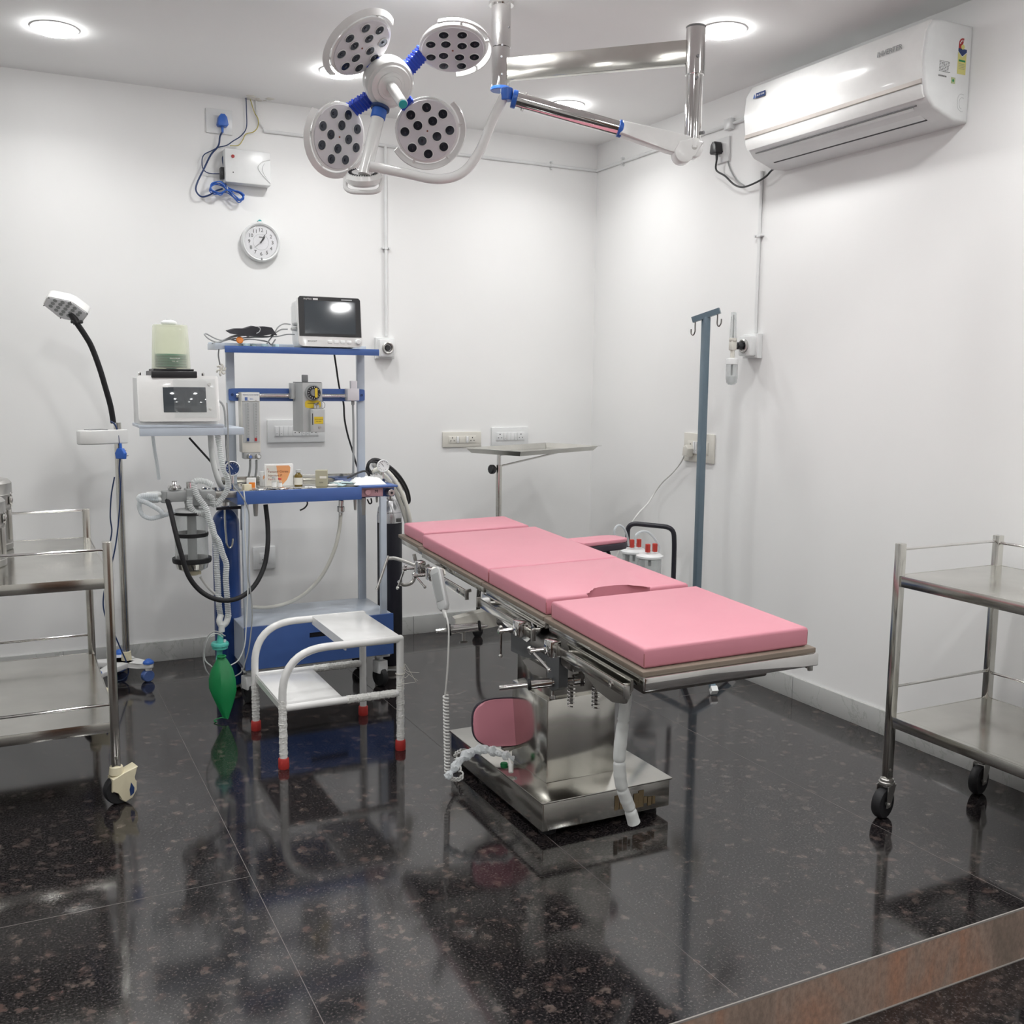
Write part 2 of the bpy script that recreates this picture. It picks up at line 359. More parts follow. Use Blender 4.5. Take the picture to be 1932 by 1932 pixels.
# ================================================================ switch plates and sockets
def plate(T, w, h, name, label, cat, mods, m='white_plastic', th=.012):
    t = thing(name, label, cat, T.translation)
    MB().box((0, 0, th/2), (w, h, th), .004, T).build('plate', m, t)
    iw = sum(a[1] for a in mods); x = -iw/2; ih = h*.44
    if mods: MB().box((0, 0, th+.0005), (iw+.004, ih+.004, .002), .0008, T).build('inner_frame', m, t)
    for kind, ww in mods:
        cx = x+ww/2; x += ww; b = MB()
        if kind == 's':      # rocker
            b.box((cx, 0, th+.004), (ww*.82, ih*.94, .006), .0015, T).use('white_plastic'); b.build('switch', m, t)
            MB().box((cx, -ih*.22, th+.0072), (ww*.25, .0016, .0006), 0, T).build('switch_mark', 'grey_ink', t)
        elif kind == 'b':
            b.box((cx, 0, th+.002), (ww*.92, ih*.94, .003), .0008, T).build('blank_cover', m, t)
        elif kind == 'o':
            b.box((cx, 0, th+.002), (ww*.95, ih*.96, .003), .0008, T).build('socket', m, t)
            q = MB()
            for dx, dy, r in ((0, ih*.26, .0034), (-ww*.22, -ih*.16, .0028), (ww*.22, -ih*.16, .0028)):
                q.cyl(T @ V((cx+dx, dy, th+.003)), T @ V((cx+dx, dy, th+.0042)), r, n=10)
            q.build('socket_holes', 'ink', t)
    return t
plate(FB(at(558.5, 813, y=BACK).x, at(558.5, 813, y=BACK).z), .30, .118, 'switch_plate', 'long white switch and socket plate on the back wall behind the anaesthetic trolley', 'switch plate',
      [('s', .022), ('s', .022), ('b', .024), ('b', .024), ('o', .048), ('s', .02), ('s', .02), ('o', .048)])
plate(FB(*(at(870.5, 829, y=BACK).x, at(870.5, 829, y=BACK).z)), .235, .086, 'switch_plate', 'ivory switch plate with two sockets on the back wall, left of the white one', 'switch plate',
      [('o', .045), ('s', .018), ('b', .04), ('s', .018), ('o', .045)], 'ivory_plastic')
plate(FB(*(at(961, 823, y=BACK).x, at(961, 823, y=BACK).z)), .235, .105, 'switch_plate', 'white switch plate with two sockets on the back wall just above the steel instrument tray', 'switch plate',
      [('o', .045), ('s', .02), ('b', .024), ('b', .024), ('s', .02), ('o', .045)])
plate(FB(*(at(498, 1052, y=BACK).x, at(498, 1052, y=BACK).z)), .115, .118, 'wall_socket', 'square white socket low on the back wall, seen through the anaesthetic trolley', 'socket', [('o', .05)])
PR = at(1321, 845, x=RIGHT)
plate(FR(PR.y, PR.z), .245, .145, 'switch_plate', 'off-white switch plate behind the drip stand with a white plug in it', 'switch plate',
      [('o', .042), ('s', .018), ('s', .018), ('o', .042), ('b', .022), ('b', .022)], 'ivory_plastic')
PS = at(413, 230, y=BACK)
plate(FB(PS.x, PS.z), .125, .115, 'wall_socket', 'clear-edged white socket high on the back wall holding the blue plug', 'socket', [('o', .05)])
PA = at(1366, 284, x=RIGHT)
plate(FR(PA.y+.0, PA.z), .1, .115, 'wall_socket', 'white socket beside the air conditioner holding the black plug', 'socket', [('o', .045)])
# air conditioner plug and cable
def plug(T, m, t, s=1.0):
    b = MB().prism([(-.026*s, -.02*s), (-.02*s, -.028*s), (.02*s, -.028*s), (.026*s, -.02*s), (.02*s, .014*s), (.009*s, .028*s), (-.009*s, .028*s), (-.02*s, .014*s)], .012, .045*s+.01, T, .004)
    b.cyl(T @ V((0, -.025*s, .03)), T @ V((0, -.055*s, .03)), .007*s, .005*s, 10); return b.build('plug', m, t)
t = thing('power_cable', 'black plug and power cable looping from the wall socket up to the air conditioner', 'cable', (RIGHT, PA.y, PA.z))
T = FR(PA.y+.015, PA.z+.01); plug(T, 'black_plastic', t)
q = T @ V((0, -.05, .03))
MB().tube([q, q+V((0, 0, -.05))]+[at(a, b, x=RIGHT-.03) for a, b in ((1368, 332), (1385, 348), (1402, 353), (1425, 345), (1445, 333), (1458, 320))]+[(RIGHT-.05, 3.52, 2.36)], .0045, 8).build('cord', 'cable_black', t)
MB().tube([at(a, b, x=RIGHT-.005) for a, b in ((1372, 300), (1378, 320), (1390, 340), (1404, 350))], .003, 8).build('thin_cord', 'cable_grey', t)
# blue plug with bundled cable
t = thing('power_cable', 'blue plug in the high wall socket with a bundled blue cable hanging below it', 'cable', (PS.x, BACK, PS.z))
T = FB(PS.x+.01, PS.z); plug(T, 'blue_plastic', t)
q = T @ V((0, -.05, .03))
mb = MB().tube([q]+[at(a, b, y=BACK-.03) for a, b in ((415, 258), (412, 275), (398, 292), (385, 318), (372, 345), (370, 360), (380, 371), (395, 368), (408, 360), (420, 356))], .0042, 8)
mb.tube([at(a, b, y=BACK-.02) for a, b in ((424, 292), (420, 300), (424, 325), (426, 352))], .004, 8)
mb.build('cord', 'cable_blue', t)
mb = MB()
for k in range(5):
    o = V((0, -.006*k, .004*(k % 3)-.004)); y_ = BACK-.03
    L = [at(a+random.uniform(-3, 3), b+random.uniform(-3, 3), y=y_)+o for a, b in ((428, 357), (412, 347), (400, 349), (398, 358), (406, 365), (418, 366), (428, 360), (442, 372), (450, 378), (457, 374), (455, 366), (444, 360))]
    mb.tube(L, .0026, 8, 5, closed=True)
mb.build('cable_bundle', 'blue_plastic', t)
MB().torus(frame(at(428, 358, y=BACK-.04), (0, 0, 1), (0, 1, 0)), .013, .003).build('tie', 'pale_grey_plastic', t)
# white control box
a, b = at(424, 283, y=BACK-.07), at(512, 356, y=BACK-.07)
t = thing('control_box', 'white wall mounted power box with a small red indicator above the clock', 'control box', ((a.x+b.x)/2, BACK, b.z))
T = FB((a.x+b.x)/2, (a.z+b.z)/2+.012); w_, h_ = b.x-a.x, .158
MB().box((0, 0, .035), (w_, h_, .07), .006, T).build('housing', 'white_plastic', t)
MB().cyl(T @ V((-w_*.33, h_*.27, .069)), T @ V((-w_*.33, h_*.27, .0735)), .008, n=16).build('indicator', 'red_ink', t)
MB().cyl(T @ V((-w_*.33, -h_*.2, .069)), T @ V((-w_*.33, -h_*.2, .072)), .003, n=10).build('screw', 'ink', t)
MB().tube([T @ V(p) for p in ((w_*.48, h_*.28, .071), (w_*.32, h_*.2, .071), (w_*.22, h_*.02, .071), (w_*.3, -h_*.18, .071), (w_*.48, -h_*.42, .071))], .003, 6).tube([T @ V(p) for p in ((w_*.36, h_*.15, .071), (w_*.31, 0, .071), (w_*.36, -h_*.2, .071), (w_*.48, -h_*.4, .071))], .002, 6).build('curved_ridge', 'white_plastic', t)
MB().box((-w_*.5-.008, -h_*.22, .03), (.018, .055, .035), .003, T).build('terminal_block', 'black_plastic', t)
# loose wires from the ceiling hole
t = thing('loose_wires', 'loose thin wires hanging from a rough hole where ceiling and back wall meet', 'wires', at(468, 172, y=BACK-.02))
y_ = BACK-.02
MB().tube([at(a, b, y=y_) for a, b in ((461, 173), (464, 185), (465, 210), (465, 240), (455, 256), (440, 266), (428, 274), (412, 278), (400, 284), (385, 292), (381, 305), (384, 320), (395, 327), (414, 328))], .0025, 8).build('dark_wire', 'cable_blue', t)
MB().tube([at(a, b, y=y_) for a, b in ((467, 172), (473, 190), (480, 212), (487, 225), (486, 240), (478, 249), (464, 253), (458, 264), (450, 274), (434, 275))], .0022, 8).build('pale_wire', 'yellow_wire', t)
MB().tube([at(a, b, y=BACK-.01) for a, b in ((482, 180), (484, 205), (487, 226), (497, 242))], .004, 8).build('white_wire', 'white_plastic', t)
mb = MB()
for k in range(14):
    c = V((at(470, 172, y=BACK).x+random.uniform(-.02, .09), BACK-random.uniform(.01, .08), CEIL-.001)); mb.sph(c, random.uniform(.008, .02), (1.2, .7, .3), 8)
single(mb, 'plaster_patch', 'ivory_plastic', 'rough plaster patch on the ceiling where the loose wires come out', 'plaster patch')
# clock
CK = at(492, 457, y=BACK-.02); R_ = .096
t = thing('wall_clock', 'small round white wall clock with black numerals below the white power box', 'clock', (CK.x, BACK, CK.z-R_))
T = FB(CK.x, CK.z)
MB().lathe([(.0, 0), (R_*.9, 0), (R_, .012), (R_, .028), (R_*.93, .036), (R_*.86, .032), (R_*.84, .022), (0, .022)], T, 48).build('case', 'white_plastic', t)
MB().lathe([(0, .0225), (R_*.83, .0225), (R_*.83, .0235), (0, .0235)], T, 48).build('dial', 'white_dial', t)
mb = MB()
for k in range(1, 13):
    an = PI/2-k*PI/6; mb.text(str(k), .0255, T @ Matrix.Translation((math.cos(an)*R_*.60, math.sin(an)*R_*.60, .0245)), .0004)
mb.build('numerals', 'grey_ink', t)
MB().torus(T @ Matrix.Translation((0, 0, .0238)), R_*.40, .0006, 40, 6).build('dial_ring', 'pale_grey_plastic', t)
MB().box((0, R_*.25, .0245), (.018, .004, .0006), 0, T).build('maker_mark', 'grey_ink', t)
def hand(an, L, w, nm, z):
    q = T @ Matrix.Rotation(-math.radians(an), 4, 'Z'); MB().prism([(-w/2, -.006), (w/2, -.006), (w*.7, L*.6), (0, L), (-w*.7, L*.6)], z, z+.0008, q).build(nm, 'ink', t)
hand(38, .036, .005, 'hour_hand', .0255); hand(29, .05, .004, 'minute_hand', .0268); hand(229, .05, .0012, 'second_hand', .028)
MB().cyl(T @ V((0, 0, .025)), T @ V((0, 0, .031)), .004, n=12).build('hub', 'grey_ink', t)
MB().prism([(-.0035, -R_*.92), (.0035, -R_*.92), (.0035, -R_*.84), (0, -R_*.78), (-.0035, -R_*.84)], .033, .036, T).build('lower_mark', 'mid_grey_plastic', t)
MB().cyl(T @ V((-.002, R_*1.03, .0)), T @ V((-.002, R_*1.03, .02)), .010, n=16).build('hanging_hook', 'teal_cap', t)
MB().box((0, R_*.97, .018), (.03, .014, .03), .004, T).build('hook_cover', 'white_plastic', t)
MB().lathe([(0, .038), (R_*.5, .0375), (R_*.85, .034), (R_*.85, .033), (R_*.5, .0365), (0, .037)], T, 40).build('front_glass', 'clear_glass', t)
# gas outlets
GO = at(727, 657, y=BACK-.03)
def outlet(T, name, lb):
    t = thing(name, lb, 'gas outlet', T.translation)
    MB().prism([(-.052, -.055), (.052, -.055), (.052, .055), (-.052, .055)], 0, .03, T, .004).box((0, 0, .045), (.085, .092, .04), .008, T).build('housing', 'white_plastic', t)
    MB().lathe([(.02, .064), (.031, .064), (.031, .075), (.027, .078), (.022, .076), (.02, .07)], T, 28, close=True).build('ring', 'dull_steel', t)
    MB().cyl(T @ V((0, 0, .064)), T @ V((0, 0, .079)), .016, .013, 20).build('valve', 'black_plastic', t)
    return t
outlet(FB(GO.x, GO.z), 'gas_outlet', 'white box gas outlet with a black valve on the back wall beside the monitor')
GR = at(1415, 653, x=RIGHT-.03); TR = FR(GR.y, GR.z)
outlet(TR, 'gas_outlet', 'white box gas outlet on the right wall carrying the oxygen humidifier')
# flowmeter with humidifier
hx = RIGHT-.135; c = TR @ V((0, 0, .13)); cx, cy, cz = c
t = thing('oxygen_flowmeter', 'clear oxygen flowmeter with a humidifier bottle plugged into the right wall outlet', 'flowmeter', c)
MB().cyl(TR @ V((0, 0, .08)), TR @ V((0, 0, .105)), .017, n=18, bev=.003).cyl(TR @ V((0, 0, .1)), TR @ V((0, 0, .122)), .012, n=16).build('connector', 'black_plastic', t)
MB().box(c, (.03, .026, .045), .005).cyl(c+V((0, 0, -.02)), c+V((0, 0, -.055)), .010, n=14).cyl(c+V((0, 0, .02)), c+V((0, 0, .034)), .018, n=18, bev=.002).build('valve_body', 'ivory_plastic', t)
MB().lathe([(.017, .034), (.012, .145), (.0115, .15), (.0, .15), (0, .148), (.0105, .147), (.015, .034)], Matrix.Translation(c), 20).build('flow_tube', 'clear_plastic', t)
MB().lathe([(.003, .03), (.003, .14), (.002, .14), (0, .141)], Matrix.Translation(c), 8).cyl(c+V((0, 0, .037)), c+V((0, 0, .044)), .005, n=10).build('float_rod', 'pale_grey_plastic', t)
mb = MB()
for k in range(8): mb.box((cx-.0135, cy, cz+.05+.011*k), (.0008, .006, .0012))
mb.build('scale_marks', 'grey_ink', t)
MB().lathe([(0, -.056), (.012, -.056), (.027, -.06), (.029, -.066), (.029, -.085), (.025, -.086), (0, -.086)], Matrix.Translation(c), 26).cyl(c+V((0, .02, -.066)), c+V((0, .045, -.062)), .004, n=10).build('bottle_cap', 'white_plastic', t)
MB().lathe([(.027, -.086), (.0275, -.15), (.024, -.168), (.016, -.178), (0, -.18), (0, -.177), (.015, -.175), (.0225, -.166), (.0255, -.15), (.025, -.086)], Matrix.Translation(c), 26).build('bottle', 'clear_plastic', t)
MB().cyl(c+V((0, 0, -.086)), c+V((0, 0, -.135)), .005, n=10).build('dip_tube', 'pale_grey_plastic', t)
MB().lathe([(0, -.178), (.015, -.1755), (.0225, -.166), (.0255, -.14), (0, -.14)], Matrix.Translation(c), 20).build('water', 'clear_plastic', t)
# ================================================================ air conditioner
AX0, Y0, Y1, Z0, Z1 = 2.905, 2.64, 3.60, 2.335, 2.665
t = thing('air_conditioner', 'white split air conditioner on the right wall with a grey INVERTER mark', 'air conditioner', (RIGHT, (Y0+Y1)/2, Z0))
prof = [(RIGHT, Z0), (RIGHT-.07, Z0), (AX0+.05, Z0+.035), (AX0+.012, Z0+.075), (AX0, Z0+.12), (AX0-.004, Z0+.2), (AX0+.004, Z1-.05), (AX0+.03, Z1-.008), (AX0+.07, Z1), (RIGHT, Z1)]
TP = frame((0, 0, 0), (1, 0, 0), (0, 0, 1))   # x->X, y->Z, normal -> -Y
MB().prism(prof, -Y1, -Y0, TP, .012).build('housing', 'white_plastic', t, 50)
pf = [(AX0-.0005, Z0+.127), (AX0-.0105, Z0+.2), (AX0-.002, Z1-.048), (AX0+.026, Z1-.005), (AX0+.05, Z1-.004), (AX0+.02, Z1-.06), (AX0+.01, Z0+.13)]
MB().prism(pf, -Y1+.004, -Y0-.012, TP, .003).build('front_panel', 'white_enamel', t, 50)
MB().prism([(AX0+.01, Z0+.108), (AX0-.0042, Z0+.112), (AX0-.0048, Z0+.126), (AX0+.01, Z0+.126)], -Y1+.006, -Y0-.014, TP).build('trim_strip', 'gold_trim', t)
MB().prism([(AX0-.002, Z0+.106), (AX0+.001, Z0+.086), (AX0+.012, Z0+.064), (AX0+.03, Z0+.07), (AX0+.01, Z0+.106)], -Y1+.006, -Y0-.014, TP, .003).build('lower_lip', 'white_enamel', t, 50)
def bot(u, y): # point along the sloping underside
    a, b = V((AX0+.03, 0, Z0+.052)), V((RIGHT-.075, 0, Z0-.001)); p = a.lerp(b, u); return V((p.x, y, p.z))
nb = V((-(bot(1, 0)-bot(0, 0)).z, 0, (bot(1, 0)-bot(0, 0)).x)).normalized(); nb = nb if nb.z < 0 else -nb
def slab(u0, u1, ya, yb_, o0, o1):
    vs = [bot(u, y)+nb*o for u, y in ((u0, ya), (u1, ya), (u1, yb_), (u0, yb_)) for o in (o0, o1)]
    m_ = MB(); m_.add(vs, [(0, 2, 4, 6), (1, 7, 5, 3), (0, 1, 3, 2), (2, 3, 5, 4), (4, 5, 7, 6), (6, 7, 1, 0)]); return m_
slab(.04, .62, Y0+.08, Y1-.07, .001, .005).build('air_flap', 'white_plastic', t)
slab(.63, .69, Y0+.08, Y1-.07, .0, .0035).build('air_slot', 'ink', t)
slab(.0, .03, Y0+.06, Y1-.04, .0, .0035).build('painted_lip_shadow', 'mid_grey_plastic', t)  # grey strip painted in for the shade behind the lip
Tf = lambda y, z, xx: frame((xx, y, z), (0, -1, 0), (0, 0, 1))
MB().text('INVERTER', .026, Tf(2.80, Z1-.075, AX0-.0098) @ Matrix.Rotation(math.radians(-2), 4, 'X'), .0008).build('lettering', 'mid_grey_plastic', t)
q = at(1436, 176, x=AX0-.008)
MB().box((0, 0, .0008), (.058, .020, .0015), 0, Tf(q.y, q.z-.004, AX0-.0095)).build('logo_plate', 'navy_ink', t)
MB().text('BLUE STAR', .0098, Tf(q.y, q.z-.004, AX0-.0112), .0003).build('logo_text', 'white_paper', t)
MB().prism([(-.008, -.009), (.008, -.009), (0, .008)], 0, .0012, Tf(q.y+.04, q.z-.003, AX0-.0095)).build('logo_symbol', 'sky_blue_plastic', t)
# end stickers (on the end facing the camera, y = Y0)
Te = lambda x, z: frame((x, Y0, z), (1, 0, 0), (0, 0, 1))
def end(px, py): return at(px, py, y=Y0)
e = end(1816, 80); rr = .013; ec = end(1815, 110)
q = Te(ec.x, ec.z) @ Matrix.Diagonal((1.55, 1.55, 1, 1))
arc = [(math.cos(PI*k/12)*.0135, .030+math.sin(PI*k/12)*.0135) for k in range(13)]
MB().prism([(.0135, -.035)]+[(.0135, .012), (0, .002), (-.0135, .012)]+[(-.0135, -.035)], 0, .0008, q).build('energy_label', 'pale_yellow_label', t)
MB().prism([(.0135, .03)]+arc[1:-1]+[(-.0135, .03), (-.0135, .018), (.0135, .018)], 0, .0007, q).build('label_crown', 'white_paper', t)
MB().prism([(0, .03)]+[(math.cos(PI*k/12)*.013, .030+math.sin(PI*k/12)*.013) for k in range(5, 13)]+[(-.013, .02), (0, .02)], .0007, .0011, q).build('star_band', 'red_ink', t)
MB().lathe([(0, .0012), (.0055, .0012), (.0055, .0015), (0, .0015)], q @ Matrix.Translation((0, .024, 0)), 16).build('label_sun', 'pale_yellow_label', t)
mb = MB()
for k in range(3):
    an = math.radians(160-k*30); mb.text('★', .006, q @ Matrix.Translation((math.cos(an)*.0095, .028+math.sin(an)*.0095, .0014)), .0002)
mb.build('label_stars', 'white_paper', t)
MB().prism([(-.0135, .020), (.0135, .020), (.0135, .014), (0, .004), (-.0135, .014)], .0008, .0012, q).build('label_chevron', 'navy_ink', t)
mb = MB().box((0, -.006, .001), (.021, .004, .0006), 0, q); mb.build('label_green_line', 'green_ink', t)
mb = MB()
for k in range(4): mb.box((0, -.013-.0035*k, .001), (.019, .0009, .0005), 0, q)
mb.build('label_lines', 'khaki_card', t)
e = end(1782, 125); q = Te(e.x, e.z) @ Matrix.Diagonal((1.6, 1.35, 1, 1)); mb = MB(); random.seed(3)
for r_ in range(8):
    x_ = -.016
    while x_ < .014:
        w2 = random.uniform(.002, .006); mb.box((x_+w2/2, .012-.0036*r_, .0004), (w2, .0013, .0004), 0, q); x_ += w2+random.uniform(.0008, .003)
for k in range(9): mb.box((-.016+.0028*k, -.0245, .0004), (.0016, .004, .0004), 0, q)
mb.build('rating_print', 'grey_ink', t)
e = end(1798, 152); q = Te(e.x, e.z) @ Matrix.Diagonal((1.7, 1.4, 1, 1))
MB().box((0, 0, .0004), (.012, .015, .0006), 0, q).build('green_sticker', 'pale_green_ink', t)
MB().cyl(q @ V((0, 0, .0006)), q @ V((0, 0, .0011)), .0048, n=16).build('sticker_emblem', 'green_ink', t)
e = end(1811, 195); q = Te(e.x, e.z) @ Matrix.Diagonal((1.4, 1.4, 1, 1))
MB().tube([q @ V(p) for p in ((.012, .022, 0), (.0, .022, 0), (-.008, .014, 0), (-.009, 0, 0), (-.007, -.012, 0), (.004, -.019, 0), (.012, -.019, 0))], .0008, 6).tube([q @ V(p) for p in ((.012, .014, 0), (.004, .014, 0), (-.002, .008, 0), (-.003, 0, 0), (0, -.01, 0), (.006, -.013, 0))], .0008, 6).build('knockout_marks', 'pale_grey_plastic', t)
# ================================================================ surgical lamp
C1 = V((1.672, 3.462, 0)); C2 = V((2.165, 2.96, 0))
t = thing('surgical_lamp', 'ceiling mounted surgical lamp with four white round heads, blue bellows and chrome arms', 'surgical lamp', (C1.x, C1.y, CEIL))
zb = 2.463
mb = MB().cyl((C1.x, C1.y, CEIL), (C1.x, C1.y, CEIL-.012), .045, n=32).cyl((C1.x, C1.y, CEIL-.01), (C1.x, C1.y, 2.60), .0355, n=32, bev=.001).cyl((C1.x, C1.y, 2.599), (C1.x, C1.y, 2.597), .033, n=32).cyl((C1.x, C1.y, 2.598), (C1.x, C1.y, zb), .0335, n=32, bev=.001)
mb.build('ceiling_column', 'chrome', t)
MB().cyl((C1.x, C1.y, zb), (C1.x, C1.y, zb-.012), .037, n=32, bev=.002).build('column_cap', 'blue_plastic', t)
for dz, an in ((.10, -1.9), (.06, -1.95), (-.0, -1.9), (.045+.12, -1.1)):
    p = V((C1.x, C1.y, 2.50+dz)); q = V((math.cos(an), math.sin(an), 0)); MB().cyl(p+q*.030, p+q*.0375, .004, n=10).build('screw', 'mid_grey_plastic', t)
bd = (C2-C1).normalized(); zA, zB = 2.483, 2.562
mb = MB(); TT = frame(C1+V((0, 0, (zA+zB)/2)), bd, (0, 0, 1)); L = (C2-C1).length
mb.box((L/2, 0, 0), (L-.03, zB-zA, .032), .004, TT); mb.build('support_beam', 'stainless_steel', t)
mb = MB().cyl((C2.x, C2.y, 2.60), (C2.x, C2.y, 2.445), .033, n=32, bev=.0015).cyl((C2.x, C2.y, 2.446), (C2.x, C2.y, 2.234), .0285, n=32, bev=.001); mb.build('drop_tube', 'chrome', t)
MB().cyl((C2.x, C2.y, 2.60), (C2.x, C2.y, 2.606), .034, n=32, bev=.002).build('tube_cap', 'mid_grey_plastic', t)
for z in (2.50, 2.43):
    MB().cyl((C2.x-.012, C2.y-.026, z), (C2.x-.014, C2.y-.0355, z), .005, n=10).build('screw', 'mid_grey_plastic', t)
MB().cyl((C2.x+.015, C2.y-.02, 2.255), (C2.x+.022, C2.y-.034, 2.255), .006, n=10).build('screw', 'mid_grey_plastic', t)
# elbow and spring arm
E0 = V((C2.x, C2.y, 2.205)); E1 = at(956, 183, y=3.20)
ad = (E1-E0).normalized(); TE = frame(E0, ad, (0, 0, 1)); AL = (E1-E0).length
mb = MB().cyl((C2.x, C2.y, 2.236), (C2.x, C2.y, 2.20), .031, n=28, bev=.004)
mb.prism([(.03+.034*math.cos(a), -.022+.034*math.sin(a)) for a in [math.radians(180+k*15) for k in range(13)]]+[(.055, .01), (.02, .028), (-.028, .028)], -.03, .03, frame(E0-V((0, 0, .004)), -V((1, 0, 0)).lerp(ad*-1, 1), (0, 0, 1)) @ Matrix.Identity(4), .004)
mb.build('elbow_housing', 'white_enamel', t)
mb = MB().prism([(.0, -.034), (.08, -.033), (.26, -.024), (.26, .024), (.08, .03), (.01, .034), (-.015, .03), (-.03, .015), (-.034, 0), (-.03, -.018), (-.018, -.03)], -.026, .026, TE, .007); mb.build('arm_joint', 'white_enamel', t)
mb = MB()
for s_ in (-1, 1): mb.cyl(TE @ V((.0, 0, s_*.024)), TE @ V((.0, 0, s_*.03)), .011, n=18, bev=.001)
mb.build('pivot_bolt', 'dull_steel', t)
MB().cyl(TE @ V((.252, 0, 0)), TE @ V((.268, 0, 0)), .029, n=28, bev=.002).build('blue_collar', 'blue_plastic', t)
MB().cyl(TE @ V((.262, 0, 0)), TE @ V((AL-.02, 0, 0)), .0245, n=32).build('spring_arm', 'chrome', t)
MB().cyl(TE @ V((AL-.035, 0, -.0)), TE @ V((AL-.018, 0, 0)), .030, n=28, bev=.002).build('blue_collar', 'blue_plastic', t)
MB().cyl(E1+V((0, 0, -.012)), E1+V((0, 0, .028)), .021, n=24, bev=.002).build('blue_swivel', 'blue_plastic', t)
MB().cyl(TE @ V((AL-.06, -.03, 0)), TE @ V((AL-.06, .03, 0)), .005, n=10).build('arm_bolt', 'dull_steel', t)
# yoke
pts = [E1+V((0, 0, .018)), at(930, 225, y=3.235), at(905, 285, y=3.27), at(872, 326, y=3.30), at(825, 338, y=3.33), at(760, 326, y=3.37), at(697, 313, y=3.40)]
HUB = at(736, 160, y=3.40)
MB().tube(pts, .0165, 18, 8).build('curved_yoke', 'white_enamel', t)
PB = at(688, 330, y=3.42); PT = at(713, 222, y=3.44)
MB().cyl(PB, PT, .0225, n=24).build('yoke_post', 'white_enamel', t)
pdn = (PT-PB).normalized()
MB().cyl(PT-pdn*.004, PT+pdn*.03, .0255, n=24, bev=.002).build('post_collar', 'blue_plastic', t)
MB().cyl(PT+pdn*.028, PT+pdn*.04, .033, n=24, bev=.002).build('post_flange', 'navy_ink', t)
# camera like housing below the post
TH = axis_frame(at(688, 318, y=3.45), V((.08, -.32, -.95)).normalized()*-1)
TH = axis_frame(at(686, 330, y=3.46), (V((0, 0, 1))*.93+V((-.2, -.42, 0))))
MB().lathe([(0, -.03), (.05, -.03), (.062, -.02), (.064, -.004), (.056, .008), (.03, .012), (0, .012)], TH, 36).build('transformer_housing', 'white_enamel', t)
mb = MB()
for k in range(36):
    q = TH @ Matrix.Rotation(2*PI*k/36, 4, 'Z'); mb.box((.046, 0, .0105), (.012, .002, .0022), 0, q)
mb.build('vent_slots', 'ink', t)
# guard rail of the housing
RC = at(687, 350, y=3.46)
mb = MB().tube([TH @ V(p) for p in fillet([(-.062, 0, -.01), (-.062, -.05, -.045), (.062, -.05, -.045), (.062, 0, -.01)], .045)], .008, 10, raw=True)
mb.build('housing_handle', 'white_enamel', t)
# hub
def toward(dx, dy, tilt, P0):
    toc = (V((0, 0, EYE))-P0).normalized(); im = (RT*dx+DN*dy); im = (im-toc*im.dot(toc)).normalized(); a = math.radians(tilt)
    return (toc*math.cos(a)+im*math.sin(a)).normalized()
hn = toward(.56, .84, 28, HUB)
TU = axis_frame(HUB, hn)
MB().lathe([(r_*.96, z_) for r_, z_ in [(0, -.062), (.07, -.062), (.086, -.05), (.089, -.03), (.089, -.004), (.082, .006), (.074, .008), (.070, .013), (.05, .014), (.048, .018), (.038, .0185), (.037, .0175), (0, .0185)]], TU, 48).build('hub', 'white_enamel', t)
MB().cyl(HUB+hn*.015, HUB+hn*.150, .0185, .0175, 24, .003).build('sterile_handle', 'white_enamel', t)
MB().cyl(HUB+hn*.1495, HUB+hn*.154, .0145, n=24, bev=.001).build('handle_cap', 'teal_cap', t)
